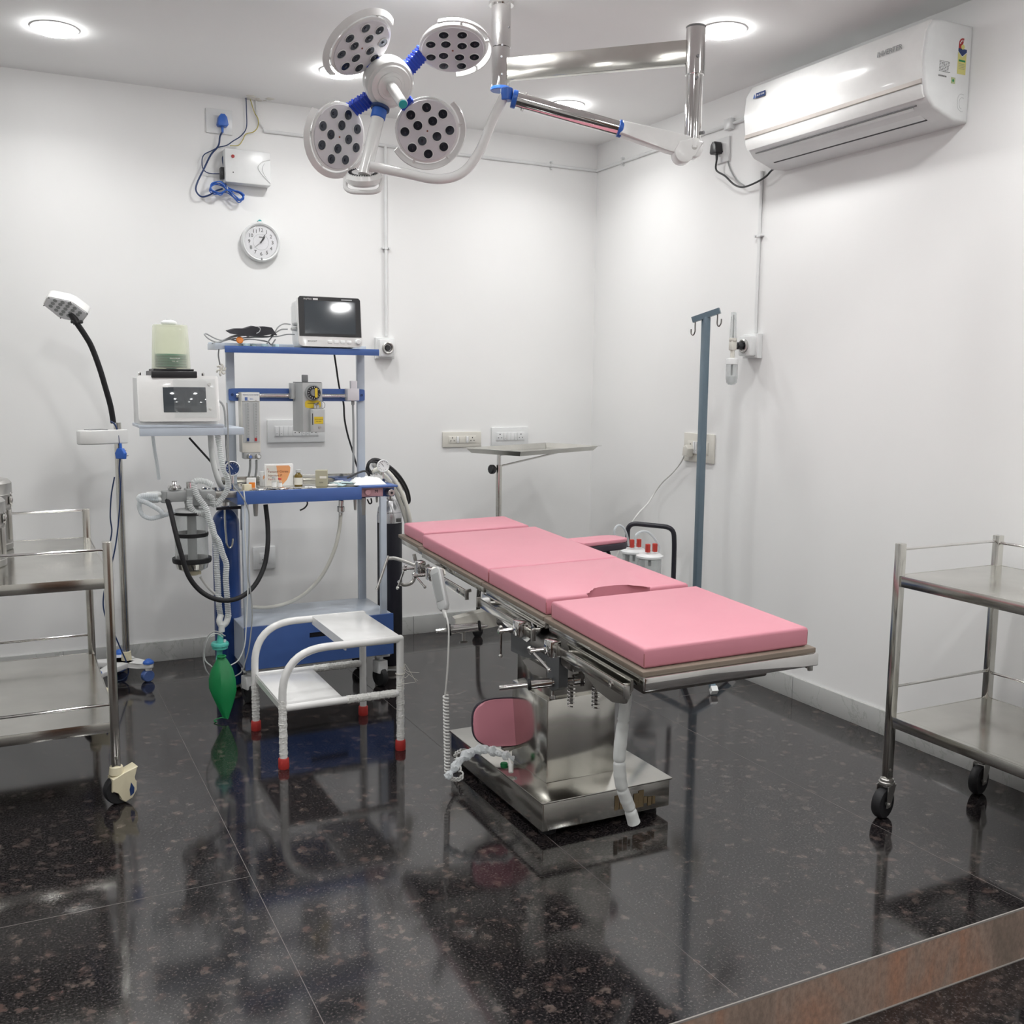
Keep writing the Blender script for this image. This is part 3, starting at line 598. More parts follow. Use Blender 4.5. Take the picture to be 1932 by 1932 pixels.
# heads
def on_hub_plane(px, py):
    v = (fw*FPX+RT*(px-966)+DN*(py-966)); s = (HUB-V((0, 0, EYE))).dot(hn)/v.dot(hn); return V((0, 0, EYE))+v*s
HEADS = [(681, 88, .6, .8, 54, 'upper left', (-1, -.7)), (854, 92, .05, 1, 50, 'upper right', (.55, -1)), (638, 258, .98, .2, 38, 'lower left', (-1, .7)), (806, 246, .3, .9, 16, 'lower right', (.75, .9))]
for px, py, dx, dy, tl, nm, ho in HEADS:
    c = on_hub_plane(px, py); n_ = toward(dx, dy, tl, c); out = (c-HUB); out = (out-n_*out.dot(n_)).normalized()
    TT = frame(c, out, n_.cross(out)); R = .108
    h = MB().lathe([(0, -.034), (R*.6, -.034), (R*.95, -.024), (R*1.05, -.008), (R*1.05, .002), (R*1.0, .004), (0, .004)], TT, 44).build('lamp_head', 'white_enamel', t, 40)
    lab(h, nm+' lamp head')
    MB().lathe([(0, .0042), (R*.985, .0042), (R*.97, .0075), (0, .0075)], TT, 44).build('lens_plate', 'lilac_white', h)
    for rad, num, of in ((.36, 4, .4), (.74, 8, .15)):
        for k in range(num):
            a = of+2*PI*k/num; q = TT @ Matrix.Translation((math.cos(a)*rad*R, math.sin(a)*rad*R, .0075))
            MB().use('white_enamel').lathe([(.0180, 0), (.0188, .0018), (.0166, .0030), (.0158, 0)], q, 20, close=True).use('lens_dark').lathe([(0, .0004), (.0158, .0012)], q, 20).lathe([(0, .0044), (.005, .0036), (.006, .0006)], q, 12).build('lens', 'lens_dark', h)
    MB().cyl(TT @ V((0, 0, .0075)), TT @ V((0, 0, .009)), .0032, n=10).build('centre_screw', 'brown_ink', h)
    # grip rail: arc on the outer side with three struts
    arc = [TT @ V((math.cos(a)*R*1.2, math.sin(a)*R*1.2, -.004)) for a in [math.radians(-98+196*k/26) for k in range(27)]]
    m_ = MB().tube(arc, 1, 6, 1, square=(.006, .021), raw=True)
    for a in (-62, 0, 62):
        a = math.radians(a); m_.tube([TT @ V((math.cos(a)*R*k, math.sin(a)*R*k, -.006)) for k in (1.0, 1.2)], .0045, 8, 1)
    m_.build('grip_rail', 'white_enamel', h)
    # ribbed bellows
    a = HUB+(c-HUB).normalized()*.064-hn*.024; b = c-out*R*.93-n_*.012
    Lb = (b-a).length; pts = []; N_ = 9
    m_ = MB(); dirb = (b-a).normalized(); side = dirb.cross(hn).normalized(); Tb = frame(a, dirb, side)
    for k in range(N_):
        m_.box(((k+.5)*Lb/N_, 0, 0), (Lb/N_*.72, .054 if k % 2 == 0 else .05, .028), .003, Tb, 1); m_.box(((k+.5)*Lb/N_, 0, 0), (Lb/N_*1.05, .044, .022), 0, Tb)
    lab(m_.build('bellows', 'blue_rubber', t), 'blue ribbed joint to the '+nm+' head')
    MB().cyl(b-dirb*.004, b+dirb*.03, .012, n=14).build('head_arm', 'white_enamel', t)

# ================================================================ trolleys
def caster_steel(p, t, R=.05, yaw=0.3, nm='caster'):
    """black wheel in a zinc fork, p = top centre of the stem plate"""
    c = V((p.x-.02*math.cos(yaw), p.y-.02*math.sin(yaw), R)); ax = V((-math.sin(yaw), math.cos(yaw), 0)); fx = V((math.cos(yaw), math.sin(yaw), 0))
    T = frame(V((0, 0, 0)), fx, (0, 0, 1)); k = MB()
    k.cyl((p.x, p.y, p.z), (p.x, p.y, p.z-.012), .022, n=20, bev=.003).cyl((p.x, p.y, p.z-.01), (p.x, p.y, p.z-.02), .026, n=20, bev=.002)
    for s_ in (-1, 1):
        o = ax*.019*s_; A = V((p.x, p.y, p.z-.02))+o
        vs = [A+fx*.022, A-fx*.026, c+o-fx*.012-V((0, 0, .012)), c+o+fx*.012-V((0, 0, .012))]
        vs2 = [q+ax*.003*s_ for q in vs]; k.add(vs+vs2, [(0, 1, 2, 3), (7, 6, 5, 4), (0, 4, 5, 1), (1, 5, 6, 2), (2, 6, 7, 3), (3, 7, 4, 0)])
    k.span((p.x-.022, p.y-.020, p.z-.023), (p.x+.022, p.y+.020, p.z-.019)); r = k.build(nm, 'dull_steel', t)
    MB().lathe([(R*.45, -.014), (R*.92, -.015), (R, -.008), (R, .008), (R*.92, .015), (R*.45, .014)], axis_frame(c, ax), 28, close=True).cyl(c-ax*.012, c+ax*.012, R*.46, n=20).build('wheel', 'black_rubber', r)
    MB().cyl(c-ax*.027, c+ax*.027, .006, n=10).build('axle', 'dull_steel', r)
    return r
def trolley(x0, x1, y0, y1, ztop, s1, s2, rails, label, t_post=.026, mk=None, vis='all'):
    t = thing('instrument_trolley', label, 'trolley', ((x0+x1)/2, (y0+y1)/2, 0)); h = t_post/2
    for x in (x0, x1):
        for y in (y0, y1):
            MB().span((x-h, y-h, .128), (x+h, y+h, ztop), .003).build('post', 'stainless_steel', t)
            mk(V((x, y, .13)), t, x, y)
            MB().cyl((x, y-h-.002, .16), (x, y-h+.002, .16), .0045, n=8).build('screw', 'dull_steel', t)
    for z in (s1, s2):
        m_ = MB().span((x0+h, y0-h*.6, z-.003), (x1-h, y1+h*.6, z)).span((x0-h*.6, y0+h, z-.0031), (x1+h*.6, y1-h, z-.0001))
        for a, b in (((x0+h, y0-h*.7, z-.034), (x1-h, y0-h*.4, z+.001)), ((x0+h, y1+h*.4, z-.034), (x1-h, y1+h*.7, z+.001)), ((x0-h*.7, y0+h, z-.034), (x0-h*.4, y1-h, z+.001)), ((x1+h*.4, y0+h, z-.034), (x1+h*.7, y1-h, z+.001))): m_.span(a, b, .0006)
        m_.build('shelf', 'stainless_steel', t)
    for a, b in rails: MB().cyl(a, b, .005, n=12).build('guard_rail', 'chrome', t)
    return t
mkR = lambda p, t, x, y: caster_steel(p, t, .05, .25 if y > 2 else .6)
xa, xb, ya, yb2 = 2.53, 2.985, 1.738, 2.285
rr_ = []
for z in (.887, .437): rr_ += [((xa+.01, yb2, z), (xb-.01, yb2, z)), ((xb, yb2-.01, z-.006), (xb, ya+.01, z-.006)), ((xa+.01, ya, z), (xb-.01, ya, z))]
trolley(xa, xb, ya, yb2, .906, .803, .34, rr_, 'empty stainless steel trolley with black wheels along the right wall', mk=mkR)
def caster_white(p, t, x, y):
    c = V((p.x+.012, p.y, .05)); ax = V((.25, -.97, 0)).normalized(); fx = V((.97, .25, 0)).normalized()
    k = MB().cyl((p.x, p.y, p.z), (p.x, p.y, p.z-.03), .021, .024, n=20, bev=.003)
    T = frame(c, fx, (0, 0, 1))
    k.prism([(-.034, .045), (-.036, .0), (-.012, -.004), (-.010, -.03), (.006, -.044), (.030, -.034), (.045, -.01), (.046, .018), (.034, .036), (.052, .068), (.048, .072), (.010, .058)], -.024, .024, T, .005)
    r = k.build('caster', 'cream_plastic', t)
    MB().lathe([(.02, -.014), (.046, -.016), (.05, -.010), (.05, .010), (.046, .016), (.02, .014)], axis_frame(c+fx*-.006, ax), 28, close=True).build('wheel', 'black_rubber', r)
    MB().prism([(.022, -.026), (.034, -.018), (.036, 0), (.026, .02), (.020, -.004)], .0235, .0255, T).build('brake_badge', 'navy_ink', r)
xa, xb, ya, yb2 = -.19, .277, 3.455, 4.38
rr_ = []
for z in (.853, .340): rr_ += [((xa+.01, ya, z), (xb-.01, ya, z)), ((xa+.01, yb2, z+.02), (xb-.01, yb2, z+.02)), ((xa, ya+.01, z), (xa, yb2-.01, z))]
trolley(xa, xb, ya, yb2, .88, .762, .282, rr_, 'stainless steel trolley with cream wheels and steel drums at the left edge', .028, caster_white)
# dressing drums
def drum(x, y, z, r, h, label):
    t = thing('dressing_drum', label, 'drum', (x, y, z)); T = Matrix.Translation((x, y, z))
    MB().lathe([(0, 0), (r*.97, 0), (r, .004), (r, .022), (r*1.02, .024), (r, .027), (r, h*.58), (r*1.02, h*.6), (r, h*.62), (r, h*.78), (0, h*.78)], T, 44).build('body', 'dull_steel', t)
    MB().lathe([(r*1.015, h*.78), (r*1.05, h*.785), (r*1.03, h*.80), (r*1.03, h*.94), (r*.95, h*.985), (0, h), (0, h*.78)], T, 44).build('lid', 'dull_steel', t)
    for a in (-.35, -2.2):
        q = V((x+math.cos(a)*r*1.04, y+math.sin(a)*r*1.04, z))
        MB().box(q+V((0, 0, h*.7)), (.01, .016, .03), .003).tube([q+V((0, 0, h*.8)), q+V((.006, -.004, h*.72)), q+V((0, 0, h*.6))], .003, 8).build('latch', 'chrome', t)
    MB().box((x+math.cos(-.35)*r, y+math.sin(-.35)*r, z+h*.36), (.012, .03, h*.42), .002).build('slide', 'dull_steel', t)
drum(-.115, 4.21, .7625, .125, .265, 'tall brushed steel dressing drum standing farther back on the left trolley')
drum(-.128, 3.84, .7625, .115, .235, 'steel dressing drum cut by the left edge, the nearer one on the left trolley')
# ================================================================ step stool
t = thing('step_stool', 'white two-step tubular stool with red rubber feet and peeling wrap', 'stool', (1.07, 3.74, 0))
x0, x1, y0, y1 = .85, 1.30, 3.525, 3.975; zt, zm = .435, .225; r = .0146
# top height from the picture
for y in (y0, y1):
    pts = fillet([(x0, y, .02), (x0, y, zt-.0), (x1, y, zt), ], .17, 10)
    MB().tube(pts, r, 16, raw=True).sph((x1, y, zt), r*1.02).build('bent_frame', 'white_enamel', t)
    MB().cyl((x1, y, .02), (x1, y, zt), r, n=16).build('back_leg', 'white_enamel', t)
    MB().cyl((x0+.01, y, zm), (x1-.01, y, zm), r*.95, n=16).build('side_rail', 'white_enamel', t)
    for x in (x0, x1): MB().lathe([(0, 0), (.019, 0), (.0205, .006), (.0195, .036), (.017, .04), (0, .04)], Matrix.Translation((x, y, 0)), 18).build('rubber_foot', 'red_rubber', t)
MB().span((x0+.235, y0, zt-.002), (x1+.0, y1, zt+.013), .003).span((x0+.2345, y0, zt-.022), (x0+.24, y1, zt+.012)).build('top_step', 'white_enamel', t)
MB().span((x0+.0, y0+.004, zm-.004), (x0+.225, y1-.004, zm+.012), .003).span((x0-.001, y0+.01, zm-.02), (x0+.005, y1-.01, zm+.004)).build('lower_step', 'white_enamel', t)
random.seed(5); mb = MB()
def wrap(a, b, rr, k):
    a, b = V(a), V(b); N_ = k; P_ = [a.lerp(b, i/N_) for i in range(N_+1)]
    mb.tube(P_, lambda s: rr*(1.03+.03*math.sin(s*61)+.03*math.sin(s*23+1)), 12, 2)
for A_, B_, k_ in (((x0, y0, .05), (x0, y0, .26), 30), ((x0, y1, .05), (x0, y1, .2), 30), ((x1, y0, .05), (x1, y0, .30), 40), ((x0+.24, y0, zm), (x1-.02, y0, zm), 34), ((x0+.24, y1, zm), (x1-.02, y1, zm), 34)):
    mb = MB(); wrap(A_, B_, r, k_)
    for v_ in mb.bm.verts: v_.co += V((random.uniform(-1, 1), random.uniform(-1, 1), random.uniform(-1, 1)))*.0013
    mb.build('wrinkled_wrap', 'wrap_film', t, 15)

mb = MB()
for k in range(6): q = V((x1+random.uniform(-.01, .015), y0-.015, .31+random.uniform(-.02, .02))); mb.tube([q, q+V((random.uniform(-.01, .04), -.01, random.uniform(-.03, .03))), q+V((random.uniform(0, .06), -.015, random.uniform(-.05, .03)))], .0008, 5)
mb.torus(Matrix.Translation((x1, y0, .30)), r*1.15, .002, 20, 6); mb.build('torn_tape', 'ivory_plastic', t)
# ================================================================ gas cylinders
GX1 = at(428.5, 1100, y=4.565).x; GX2 = at(735.5, 1100, y=4.565).x; GZ = .032
def gas(x, y, r, h, m, label, neck=True, sh=.07):
    t = thing('gas_cylinder', label, 'gas cylinder', (x, y, GZ))
    pr = [(0, 0), (r*.9, 0), (r, .012), (r, h-sh)]+[(r*math.cos(a)*.78+r*.22*(1-k/6), h-sh+sh*math.sin(a)) for k, a in enumerate([PI/2*j/6 for j in range(1, 7)])]+[(.02, h+.01), (0, h+.01)]
    MB().lathe(pr, Matrix.Translation((x, y, GZ)), 40).build('body', m, t); h += GZ
    MB().cyl((x, y, h), (x, y, h+.05), .014, n=16, bev=.003).box((x, y, h+.065), (.032, .032, .05), .004).cyl((x-.03, y, h+.07), (x+.05, y, h+.07), .009, n=12).build('valve', 'chrome', t)
    return t
gas(GX1, 4.565, .0595, .80, 'deep_blue_paint', 'slim dark blue gas cylinder standing left of the anaesthetic trolley')
bk = gas(GX2, 4.565, .0595, .80, 'black_paint', 'slim black gas cylinder with a silvery shoulder behind the table head')
MB().lathe([(.0605, .73), (.0608, .76), (.055, .80), (.035, .835), (.02, .842), (.018, .838), (.033, .83), (.05, .79), (.0602, .75)], Matrix.Translation((GX2, 4.565, 0)), 36, close=True).build('shoulder_band', 'foil', bk)
MB().box((GX2+.02, 4.565-.0575, .745), (.035, .004, .018), .001).build('printed_tag', 'grey_ink', bk)
# ================================================================ examination lamp on a stand
LX, LY = at(237, 1240, z=.10).x, 4.95
LX = .462
t = thing('examination_lamp', 'examination lamp on a steel pole with black gooseneck and white hexagonal head', 'lamp', (LX, LY, 0))
MB().cyl((LX, LY, .09), (LX, LY, 1.20), .0165, n=20).build('pole', 'stainless_steel', t)
MB().cyl((LX, LY, .085), (LX, LY, .13), .024, .02, 20, .002).build('pole_socket', 'cream_plastic', t)
for dg, E_ in ((-51, .135), (-128, .24), (165, .2), (98, .13)):
    a = math.radians(dg); T = Matrix.Translation((LX, LY, 0)) @ Matrix.Rotation(a, 4, 'Z')
    lg = MB().prism([(0, -.05), (.05, -.040), (E_*.7, -.026), (E_, -.022), (E_+.02, -.012), (E_+.025, 0), (E_+.02, .012), (E_, .022), (E_*.7, .026), (.05, .040), (0, .05)], .065, .088, T, .006).build('base_leg', 'white_enamel', t)
    q = T @ V((E_, 0, .088)); MB().lathe([(0, .0), (.026, .0), (.024, .008), (.01, .02), (0, .022)], Matrix.Translation(q), 20).build('leg_cap', 'blue_plastic', lg)
    w_ = T @ V((E_-.008, 0, .028)); ax = V((.35, -.94, 0)); MB().cyl(w_-ax*.016, w_+ax*.016, .028, n=24, bev=.004).build('wheel', 'sky_blue_plastic', lg)
    MB().box(w_+V((.004, .0, .034)), (.03, .04, .016), .004).build('wheel_hood', 'white_plastic', lg)
# control pod: flat pear shape pointing left towards the camera
pc = at(205, 810, y=LY)
TP_ = frame((LX, LY, pc.z-.024), V((-.93, -.37, 0)), (.37, -.93, 0))
MB().prism([(-.032, -.034), (-.032, .034), (.03, .036), (.09, .046), (.15, .04), (.183, .018), (.186, 0), (.183, -.018), (.15, -.04), (.09, -.046), (.03, -.036)], -.040, .024, TP_ @ Matrix.Diagonal((1, 1, -1 if TP_.to_3x3() @ V((0, 0, 1)) @ V((0, 0, 1)) < 0 else 1, 1)), .006).build('control_pod', 'white_enamel', t)
Tq = frame((LX, LY, 0), V((-.93, -.37, 0)), (.37, -.93, 0))
MB().add([V((LX, LY, pc.z+.0015))+V((-.93, -.37, 0))*a+V((.37, -.93, 0))*b+V((0, 0, h)) for a, b in ((.06, -.03), (.145, -.024), (.145, .024), (.06, .03)) for h in (-.002, .0015)], [(0, 2, 4, 6), (1, 7, 5, 3), (0, 1, 3, 2), (2, 3, 5, 4), (4, 5, 7, 6), (6, 7, 1, 0)]) if 0 else None
k_ = MB(); k_.add([V((LX, LY, pc.z+.0))+V((-.93, -.37, 0))*a+V((.37, -.93, 0))*b+V((0, 0, h)) for a, b in ((.06, -.03), (.145, -.024), (.145, .024), (.06, .03)) for h in (-.004, .0025)], [(0, 2, 4, 6), (1, 7, 5, 3), (0, 1, 3, 2), (2, 3, 5, 4), (4, 5, 7, 6), (6, 7, 1, 0)]); k_.build('touch_panel', 'mid_grey_plastic', t)
yl = LY-.02
gn = [at(a, b, y=LY-.0-.002*i*6) for i, (a, b) in enumerate(((214, 798), (209, 768), (200, 735), (188, 695), (173, 655), (160, 632), (145, 610)))]
MB().tube(gn, .0125, 14).build('gooseneck', 'black_rubber', t)
HC = at(124, 583, y=LY-.09); hn2 = toward(-.38, .92, 45, HC)
def on_plane(px, py, P0, n):
    v = (fw*FPX+RT*(px-966)+DN*(py-966)); e = V((0, 0, EYE)); return e+v*((P0-e).dot(n)/v.dot(n))
maj = on_plane(168, 592, HC, hn2)-on_plane(80, 575, HC, hn2); maj = (maj-hn2*maj.dot(hn2)).normalized(); TX = frame(HC, maj, hn2.cross(maj)); TI = TX.inverted()
hexo = [tuple((TI @ on_plane(a, b, HC, hn2))[:2]) for a, b in ((90, 559), (134, 568), (168, 592), (155, 608), (114, 601), (80, 575))]
if (TX.to_3x3() @ V((0, 0, 1))).dot(hn2) < 0: raise ValueError
hexo = [V((a, b)) for a, b in hexo]; rnd = []
for i in range(6):
    p, q, r_ = hexo[i-1], hexo[i], hexo[(i+1) % 6]
    for k in range(4):
        t_ = k/3; A_ = q+(p-q).normalized()*.014; B_ = q+(r_-q).normalized()*.014; rnd.append(tuple(A_*(1-t_)**2+q*2*t_*(1-t_)+B_*t_*t_))
h_ = MB().prism(rnd, -.044, 0, TX, .004).build('lamp_head', 'white_enamel', t)
MB().prism([(a*.93, b*.93) for a, b in rnd], 0, .0025, TX).build('lens_plate', 'white_dial', h_)
for a, b in ((480, 213), (545, 228), (607, 240), (460, 237), (525, 247), (588, 262), (650, 278), (442, 260), (507, 272), (570, 285), (632, 298), (695, 317), (490, 295), (552, 308), (613, 320), (677, 335), (532, 330), (595, 343), (655, 355)):
    q = TI @ on_plane(a/4.6, 520+b/4.6, HC, hn2); MB().lathe([(.0080, .0026), (.0088, .004), (.0075, .0042), (.0, .003)], TX @ Matrix.Translation((q.x, q.y, 0)), 16).build('lens', 'cable_grey', h_)
for a, b in hexo: MB().cyl(TX @ V((a*.93, b*.9, .002)), TX @ V((a*.93, b*.9, .004)), .003, n=8).build('corner_screw', 'grey_ink', h_)
MB().tube([gn[-1], gn[-1]+(HC-hn2*.02-gn[-1])*.6], .016, 12, 1).box(gn[-1]+V((0, 0, .006)), (.05, .03, .014), .004).build('head_bracket', 'black_plastic', t)
# cord with hanging plug
t2 = thing('power_cable', 'thin blue cord with a blue three-pin plug draped down the examination lamp pole', 'cable', (LX, LY, .1))
yy = LY-.035
MB().tube([at(a, b, y=yy) for a, b in ((208, 795), (216, 800), (222, 815), (225, 840), (226, 852))], .0038, 8).build('cord', 'cable_blue', t2)
MB().tube([at(a, b, y=yy-.01) for a, b in ((227, 862), (225, 885), (227, 915), (226, 950), (222, 1000), (214, 1050), (196, 1120), (198, 1160), (215, 1195), (228, 1225), (238, 1248), (242, 1270), (232, 1282), (215, 1285))], .0032, 8).build('cord', 'cable_blue', t2)
MB().tube([at(a, b, y=LY+.03) for a, b in ((216, 900), (210, 935), (208, 975), (211, 1000), (208, 1022))], .0032, 8).build('cord', 'cable_blue', t2)
pc2 = at(228, 855, y=yy-.01); Tp = frame(pc2, (.5, -.6, 0), (0, 0, 1))
MB().prism([(-.024, -.026), (.024, -.026), (.028, .0), (.014, .022), (-.014, .022), (-.028, 0)], -.01, .01, Tp, .004).cyl(pc2+V((0, 0, .018)), pc2+V((0, 0, .045)), .007, .005, 10).build('plug', 'blue_plastic', t2)
for dx, dz in ((-.012, -.012), (.012, -.012), (0, .01)):
    MB().cyl(Tp @ V((dx, dz, -.01)), Tp @ V((dx, dz, -.03)), .003, n=8).build('pin', 'chrome', t2)
# ================================================================ drip stand
IX, IY = 2.905, 3.825
t = thing('drip_stand', 'blue-grey square-tube drip stand with two steel hooks by the right wall', 'drip stand', (IX, IY, 0))
h = .0155; zt_ = at(1335, 600, y=IY).z
MB().span((IX-h, IY-h, .155), (IX+h, IY+h, zt_+.004), .003).build('pole', 'slate_blue_paint', t)
fa = math.atan2(-.253, -.078)
for k in range(4):
    a = fa+k*PI/2; R = .262 if k != 1 else .185
    p = V((IX, IY, .17)); q = V((IX+R*math.cos(a), IY+R*math.sin(a), .028))
    MB().tube([p, q], 1, 4, 1, square=(.024, .024), raw=True).build('leg', 'slate_blue_paint', t)
    d_ = (q-p).normalized(); MB().tube([q-d_*.008, q+d_*.016+V((0, 0, -.006))], 1, 4, 1, square=(.03, .03), raw=True).build('foot_cap', 'white_plastic', t)
ba = V((1, .0, 0)); a_, b_ = at(1312, 602, y=IY), at(1360, 594, y=IY)
dirx = V((.62, -.72, .31)).normalized(); c_ = V((IX, IY, zt_+.012))
MB().tube([c_-dirx*.066, c_+dirx*.066], 1, 4, 1, square=(.026, .026), raw=True).build('crossbar', 'slate_blue_paint', t)
for s_, dd in ((-.052, -1), (.055, 1)):
    p = c_+dirx*s_+V((0, 0, -.012)); MB().tube([p, p+V((0, 0, -.025)), p+V((0, 0, -.045)), p+dirx*dd*.008+V((0, 0, -.058)), p+dirx*dd*.018+V((0, 0, -.048)), p+dirx*dd*.019+V((0, 0, -.028))], .0032, 8).build('hook', 'dark_steel', t)
# ================================================================ Mayo stand
MX, MY, MZ = 2.232, 4.58, 1.07
MX = at(941, 920, y=MY).x
t = thing('instrument_stand', 'steel instrument stand holding an empty shallow tray in front of the back wall', 'instrument stand', (MX, MY, 0))
zk = at(930, 885, y=MY).z
MB().cyl((MX, MY, .30), (MX, MY, zk+.02), .0155, n=20, bev=.001).build('outer_pole', 'stainless_steel', t)
MB().cyl((MX, MY, zk), (MX, MY, MZ-.03), .011, n=16).build('inner_pole', 'chrome', t)
MB().lathe([(0, -.01), (.02, -.01), (.024, -.004), (.024, .01), (.016, .016), (0, .016)], axis_frame((MX-.042, MY-.012, zk), (-1, -.3, 0)), 10).build('clamp_knob', 'black_plastic', t)
MB().cyl((MX-.04, MY-.01, zk), (MX-.01, MY, zk), .005, n=10).build('knob_shaft', 'black_plastic', t)
a = .43; U_ = V((math.cos(a), math.sin(a), 0)); W_ = V((-math.sin(a), math.cos(a), 0))
TC = V((2.45, 4.50, MZ)); TC = V((MX, MY, MZ))+U_*.25-W_*.03
for q in ((2.295, 4.985), (2.50, 4.30)):
    MB().tube(fillet([(MX, MY, .32), (q[0]*.95+MX*.05, q[1]*.95+MY*.05, .32), (q[0], q[1], .05)], .1), .0125, 12, raw=True).build('base_tube', 'dark_steel', t)
    MB().lathe([(0, 0), (.018, 0), (.03, .022), (.028, .045), (.014, .055), (0, .055)], Matrix.Translation((*q, 0)), 20).build('rubber_foot', 'black_rubber', t)
TT = frame(TC, U_, W_); hl, hw = .35, .19
mb = MB(); o_ = []
rim = [(hl, hw, 0), (hl-.012, hw-.012, -.001), (hl-.03, hw-.028, -.026)]
vs = []; 
for a1, b1, z1 in [(hl, hw, 0), (hl-.014, hw-.014, 0), (hl-.034, hw-.034, -.024)]:
    vs += [(a1*sx1, b1*sy1, z1) for sx1, sy1 in ((-1, -1), (1, -1), (1, 1), (-1, 1))]
vs += [(x_, y_, z_-.0015) for x_, y_, z_ in vs]
fs = []
for lv in (0, 4):
    for k in range(4): fs.append((lv+k, lv+(k+1) % 4, lv+4+(k+1) % 4, lv+4+k)); fs.append((12+lv+k, 12+lv+4+k, 12+lv+4+(k+1) % 4, 12+lv+(k+1) % 4))
fs += [(8, 9, 10, 11), (23, 22, 21, 20)]+[(k, 12+k, 12+(k+1) % 4, (k+1) % 4) for k in range(4)]
mb.add(vs, fs, TT); mb.build('tray', 'stainless_steel', t, 20)
p_ = V((MX, MY, MZ-.03))
MB().tube([p_+V((0, 0, .0)), TT @ V((-hl+.10, .02, -.03)), TT @ V((hl-.06, .0, -.031))], .006, 10, 1).tube([V((MX, MY, MZ-.09)), TT @ V((hl-.08, .0, -.034))], .005, 10, 1).build('tray_support', 'chrome', t)
# ================================================================ suction machine
t = thing('suction_machine', 'suction machine with black tubular handle and two white-lidded clear jars', 'suction machine', (2.86, 4.32, 0))
sy = 4.34
hp = [at(1183, 1100, y=sy), at(1184, 1012, y=sy), at(1190, 989, y=sy), at(1215, 993, y=sy), at(1250, 1002, y=sy-.06), at(1268, 1018, y=sy-.08), at(1269, 1090, y=sy-.08)]
hp = [V((hp[0].x, sy, .12)), V((hp[1].x, sy, .60)), V((hp[1].x, sy, .69)), V((3.03, sy-.14, .675)), V((3.035, sy-.145, .59)), V((3.035, sy-.145, .12))]
MB().tube(fillet(hp, .05), .0125, 12, raw=True).build('handle', 'black_paint', t)
MB().span((2.74, 4.14, .07), (3.06, 4.42, .36), .012).build('pump_case', 'white_plastic', t)
for x in (2.77, 3.03):
    for y in (4.17, 4.39): MB().cyl((x, y-.012, .03), (x, y+.012, .03), .03, n=20, bev=.003).span((x-.012, y-.016, .03), (x+.012, y+.016, .075)).build('caster', 'black_rubber', t)
for (px, py, yy_, nm) in ((1196, 1040, 4.24, 'rear'), (1226, 1049, 4.10, 'front')):
    c = at(px, py, y=yy_); zl = .50
    c = V((c.x, yy_, c.z)); T = Matrix.Translation((c.x, c.y, c.z))
    j = MB().lathe([(.058, -.004), (.056, -.14), (.05, -.15), (0, -.15), (0, -.147), (.048, -.147), (.053, -.138), (.055, -.004)], T, 28).build('jar', 'clear_plastic', t)
    lab(j, nm+' clear jar')
    MB().lathe([(0, .014), (.05, .014), (.056, .008), (.068, .003), (.068, -.006), (.058, -.012), (0, -.012)], T, 32).build('lid', 'white_plastic', j)
    MB().cyl(T @ V((0, 0, -.012)), T @ V((0, 0, -.05)), .008, n=10).build('inner_spout', 'pale_grey_plastic', j)
    for dx in (-.02, .022):
        MB().box((c.x+dx, c.y-.01, c.z+.042), (.02, .02, .042), .003).build('red_valve', 'red_plastic', j)
    MB().cyl(T @ V((.0, .0, .012)), T @ V((0, 0, .03)), .006, n=10).build('port', 'clear_plastic', j)
    MB().cyl((c.x, c.y, c.z-.15), (c.x, c.y, .36), .058, n=28).build('jar_stand', 'white_plastic', j)
ya_ = 4.2
MB().tube([at(a, b, y=ya_) for a, b in ((1168, 1035), (1160, 1010), (1160, 998), (1168, 991), (1178, 998), (1184, 1015), (1186, 1030))], .0055, 10).build('tubing', 'milky_film', t)
MB().tube([at(a, b, y=4.16) for a, b in ((1199, 1025), (1200, 1010), (1210, 1003), (1222, 1004), (1234, 1015), (1243, 1030), (1244, 1042))], .0055, 10).build('tubing', 'milky_film', t)
t3 = thing('power_cable', 'white plug and cable running from the right wall plate down to the suction machine', 'cable', (RIGHT, 4.3, .9))
q = at(1296, 850, x=RIGHT-.04); Tq = FR(q.y, q.z, RIGHT-.014)
MB().prism([(-.024, -.026), (.02, -.03), (.026, .01), (.006, .03), (-.018, .02)], .0, .04, Tq, .006).build('plug', 'ivory_plastic', t3)
MB().tube([at(1290, 862, x=RIGHT-.045), at(1283, 875, x=3.105), at(1268, 893, x=3.105), at(1250, 910, x=3.105), at(1235, 930, x=3.10)]+[at(a, b, y=yy2) for a, b, yy2 in ((1222, 950, 4.47), (1205, 968, 4.43), (1193, 985, 4.43), (1184, 1005, 4.44), (1172, 1030, 4.44), (1160, 1060, 4.45))], .004, 8).build('cord', 'cable_white', t3)
# ================================================================ operating table
t = thing('operating_table', 'operating table with four pink cushions on a stainless steel column and base', 'operating table', (1.655, 2.95, 0))
vv = V((.054, 1, .0232)).normalized(); uu = V((1, -.054, .0218)); uu = (uu-vv*uu.dot(vv)).normalized()
TB = frame((1.343, 1.965, .772), uu, vv)      # x across, y foot to head, z up, z=0 is the cushion top
Wd = .485; CT = .052
def cushion(a0, a1, x0=0, x1=Wd, cut=None, nm='cushion', dz=0):
    if cut:
        cx_, hw_, dp = cut
        poly = [(x0, a0), (cx_-hw_, a0)]+[(cx_+hw_*math.cos(a), a0+dp*math.sin(a)) for a in [PI-PI*k/16 for k in range(1, 16)]]+[(cx_+hw_, a0), (x1, a0), (x1, a1), (x0, a1)]
    else: poly = [(x0, a0), (x1, a0), (x1, a1), (x0, a1)]
    m_ = MB().prism(poly, -CT, dz, TB, .009)
    o = m_.build(nm, 'pink_vinyl', t, 50)
    return o
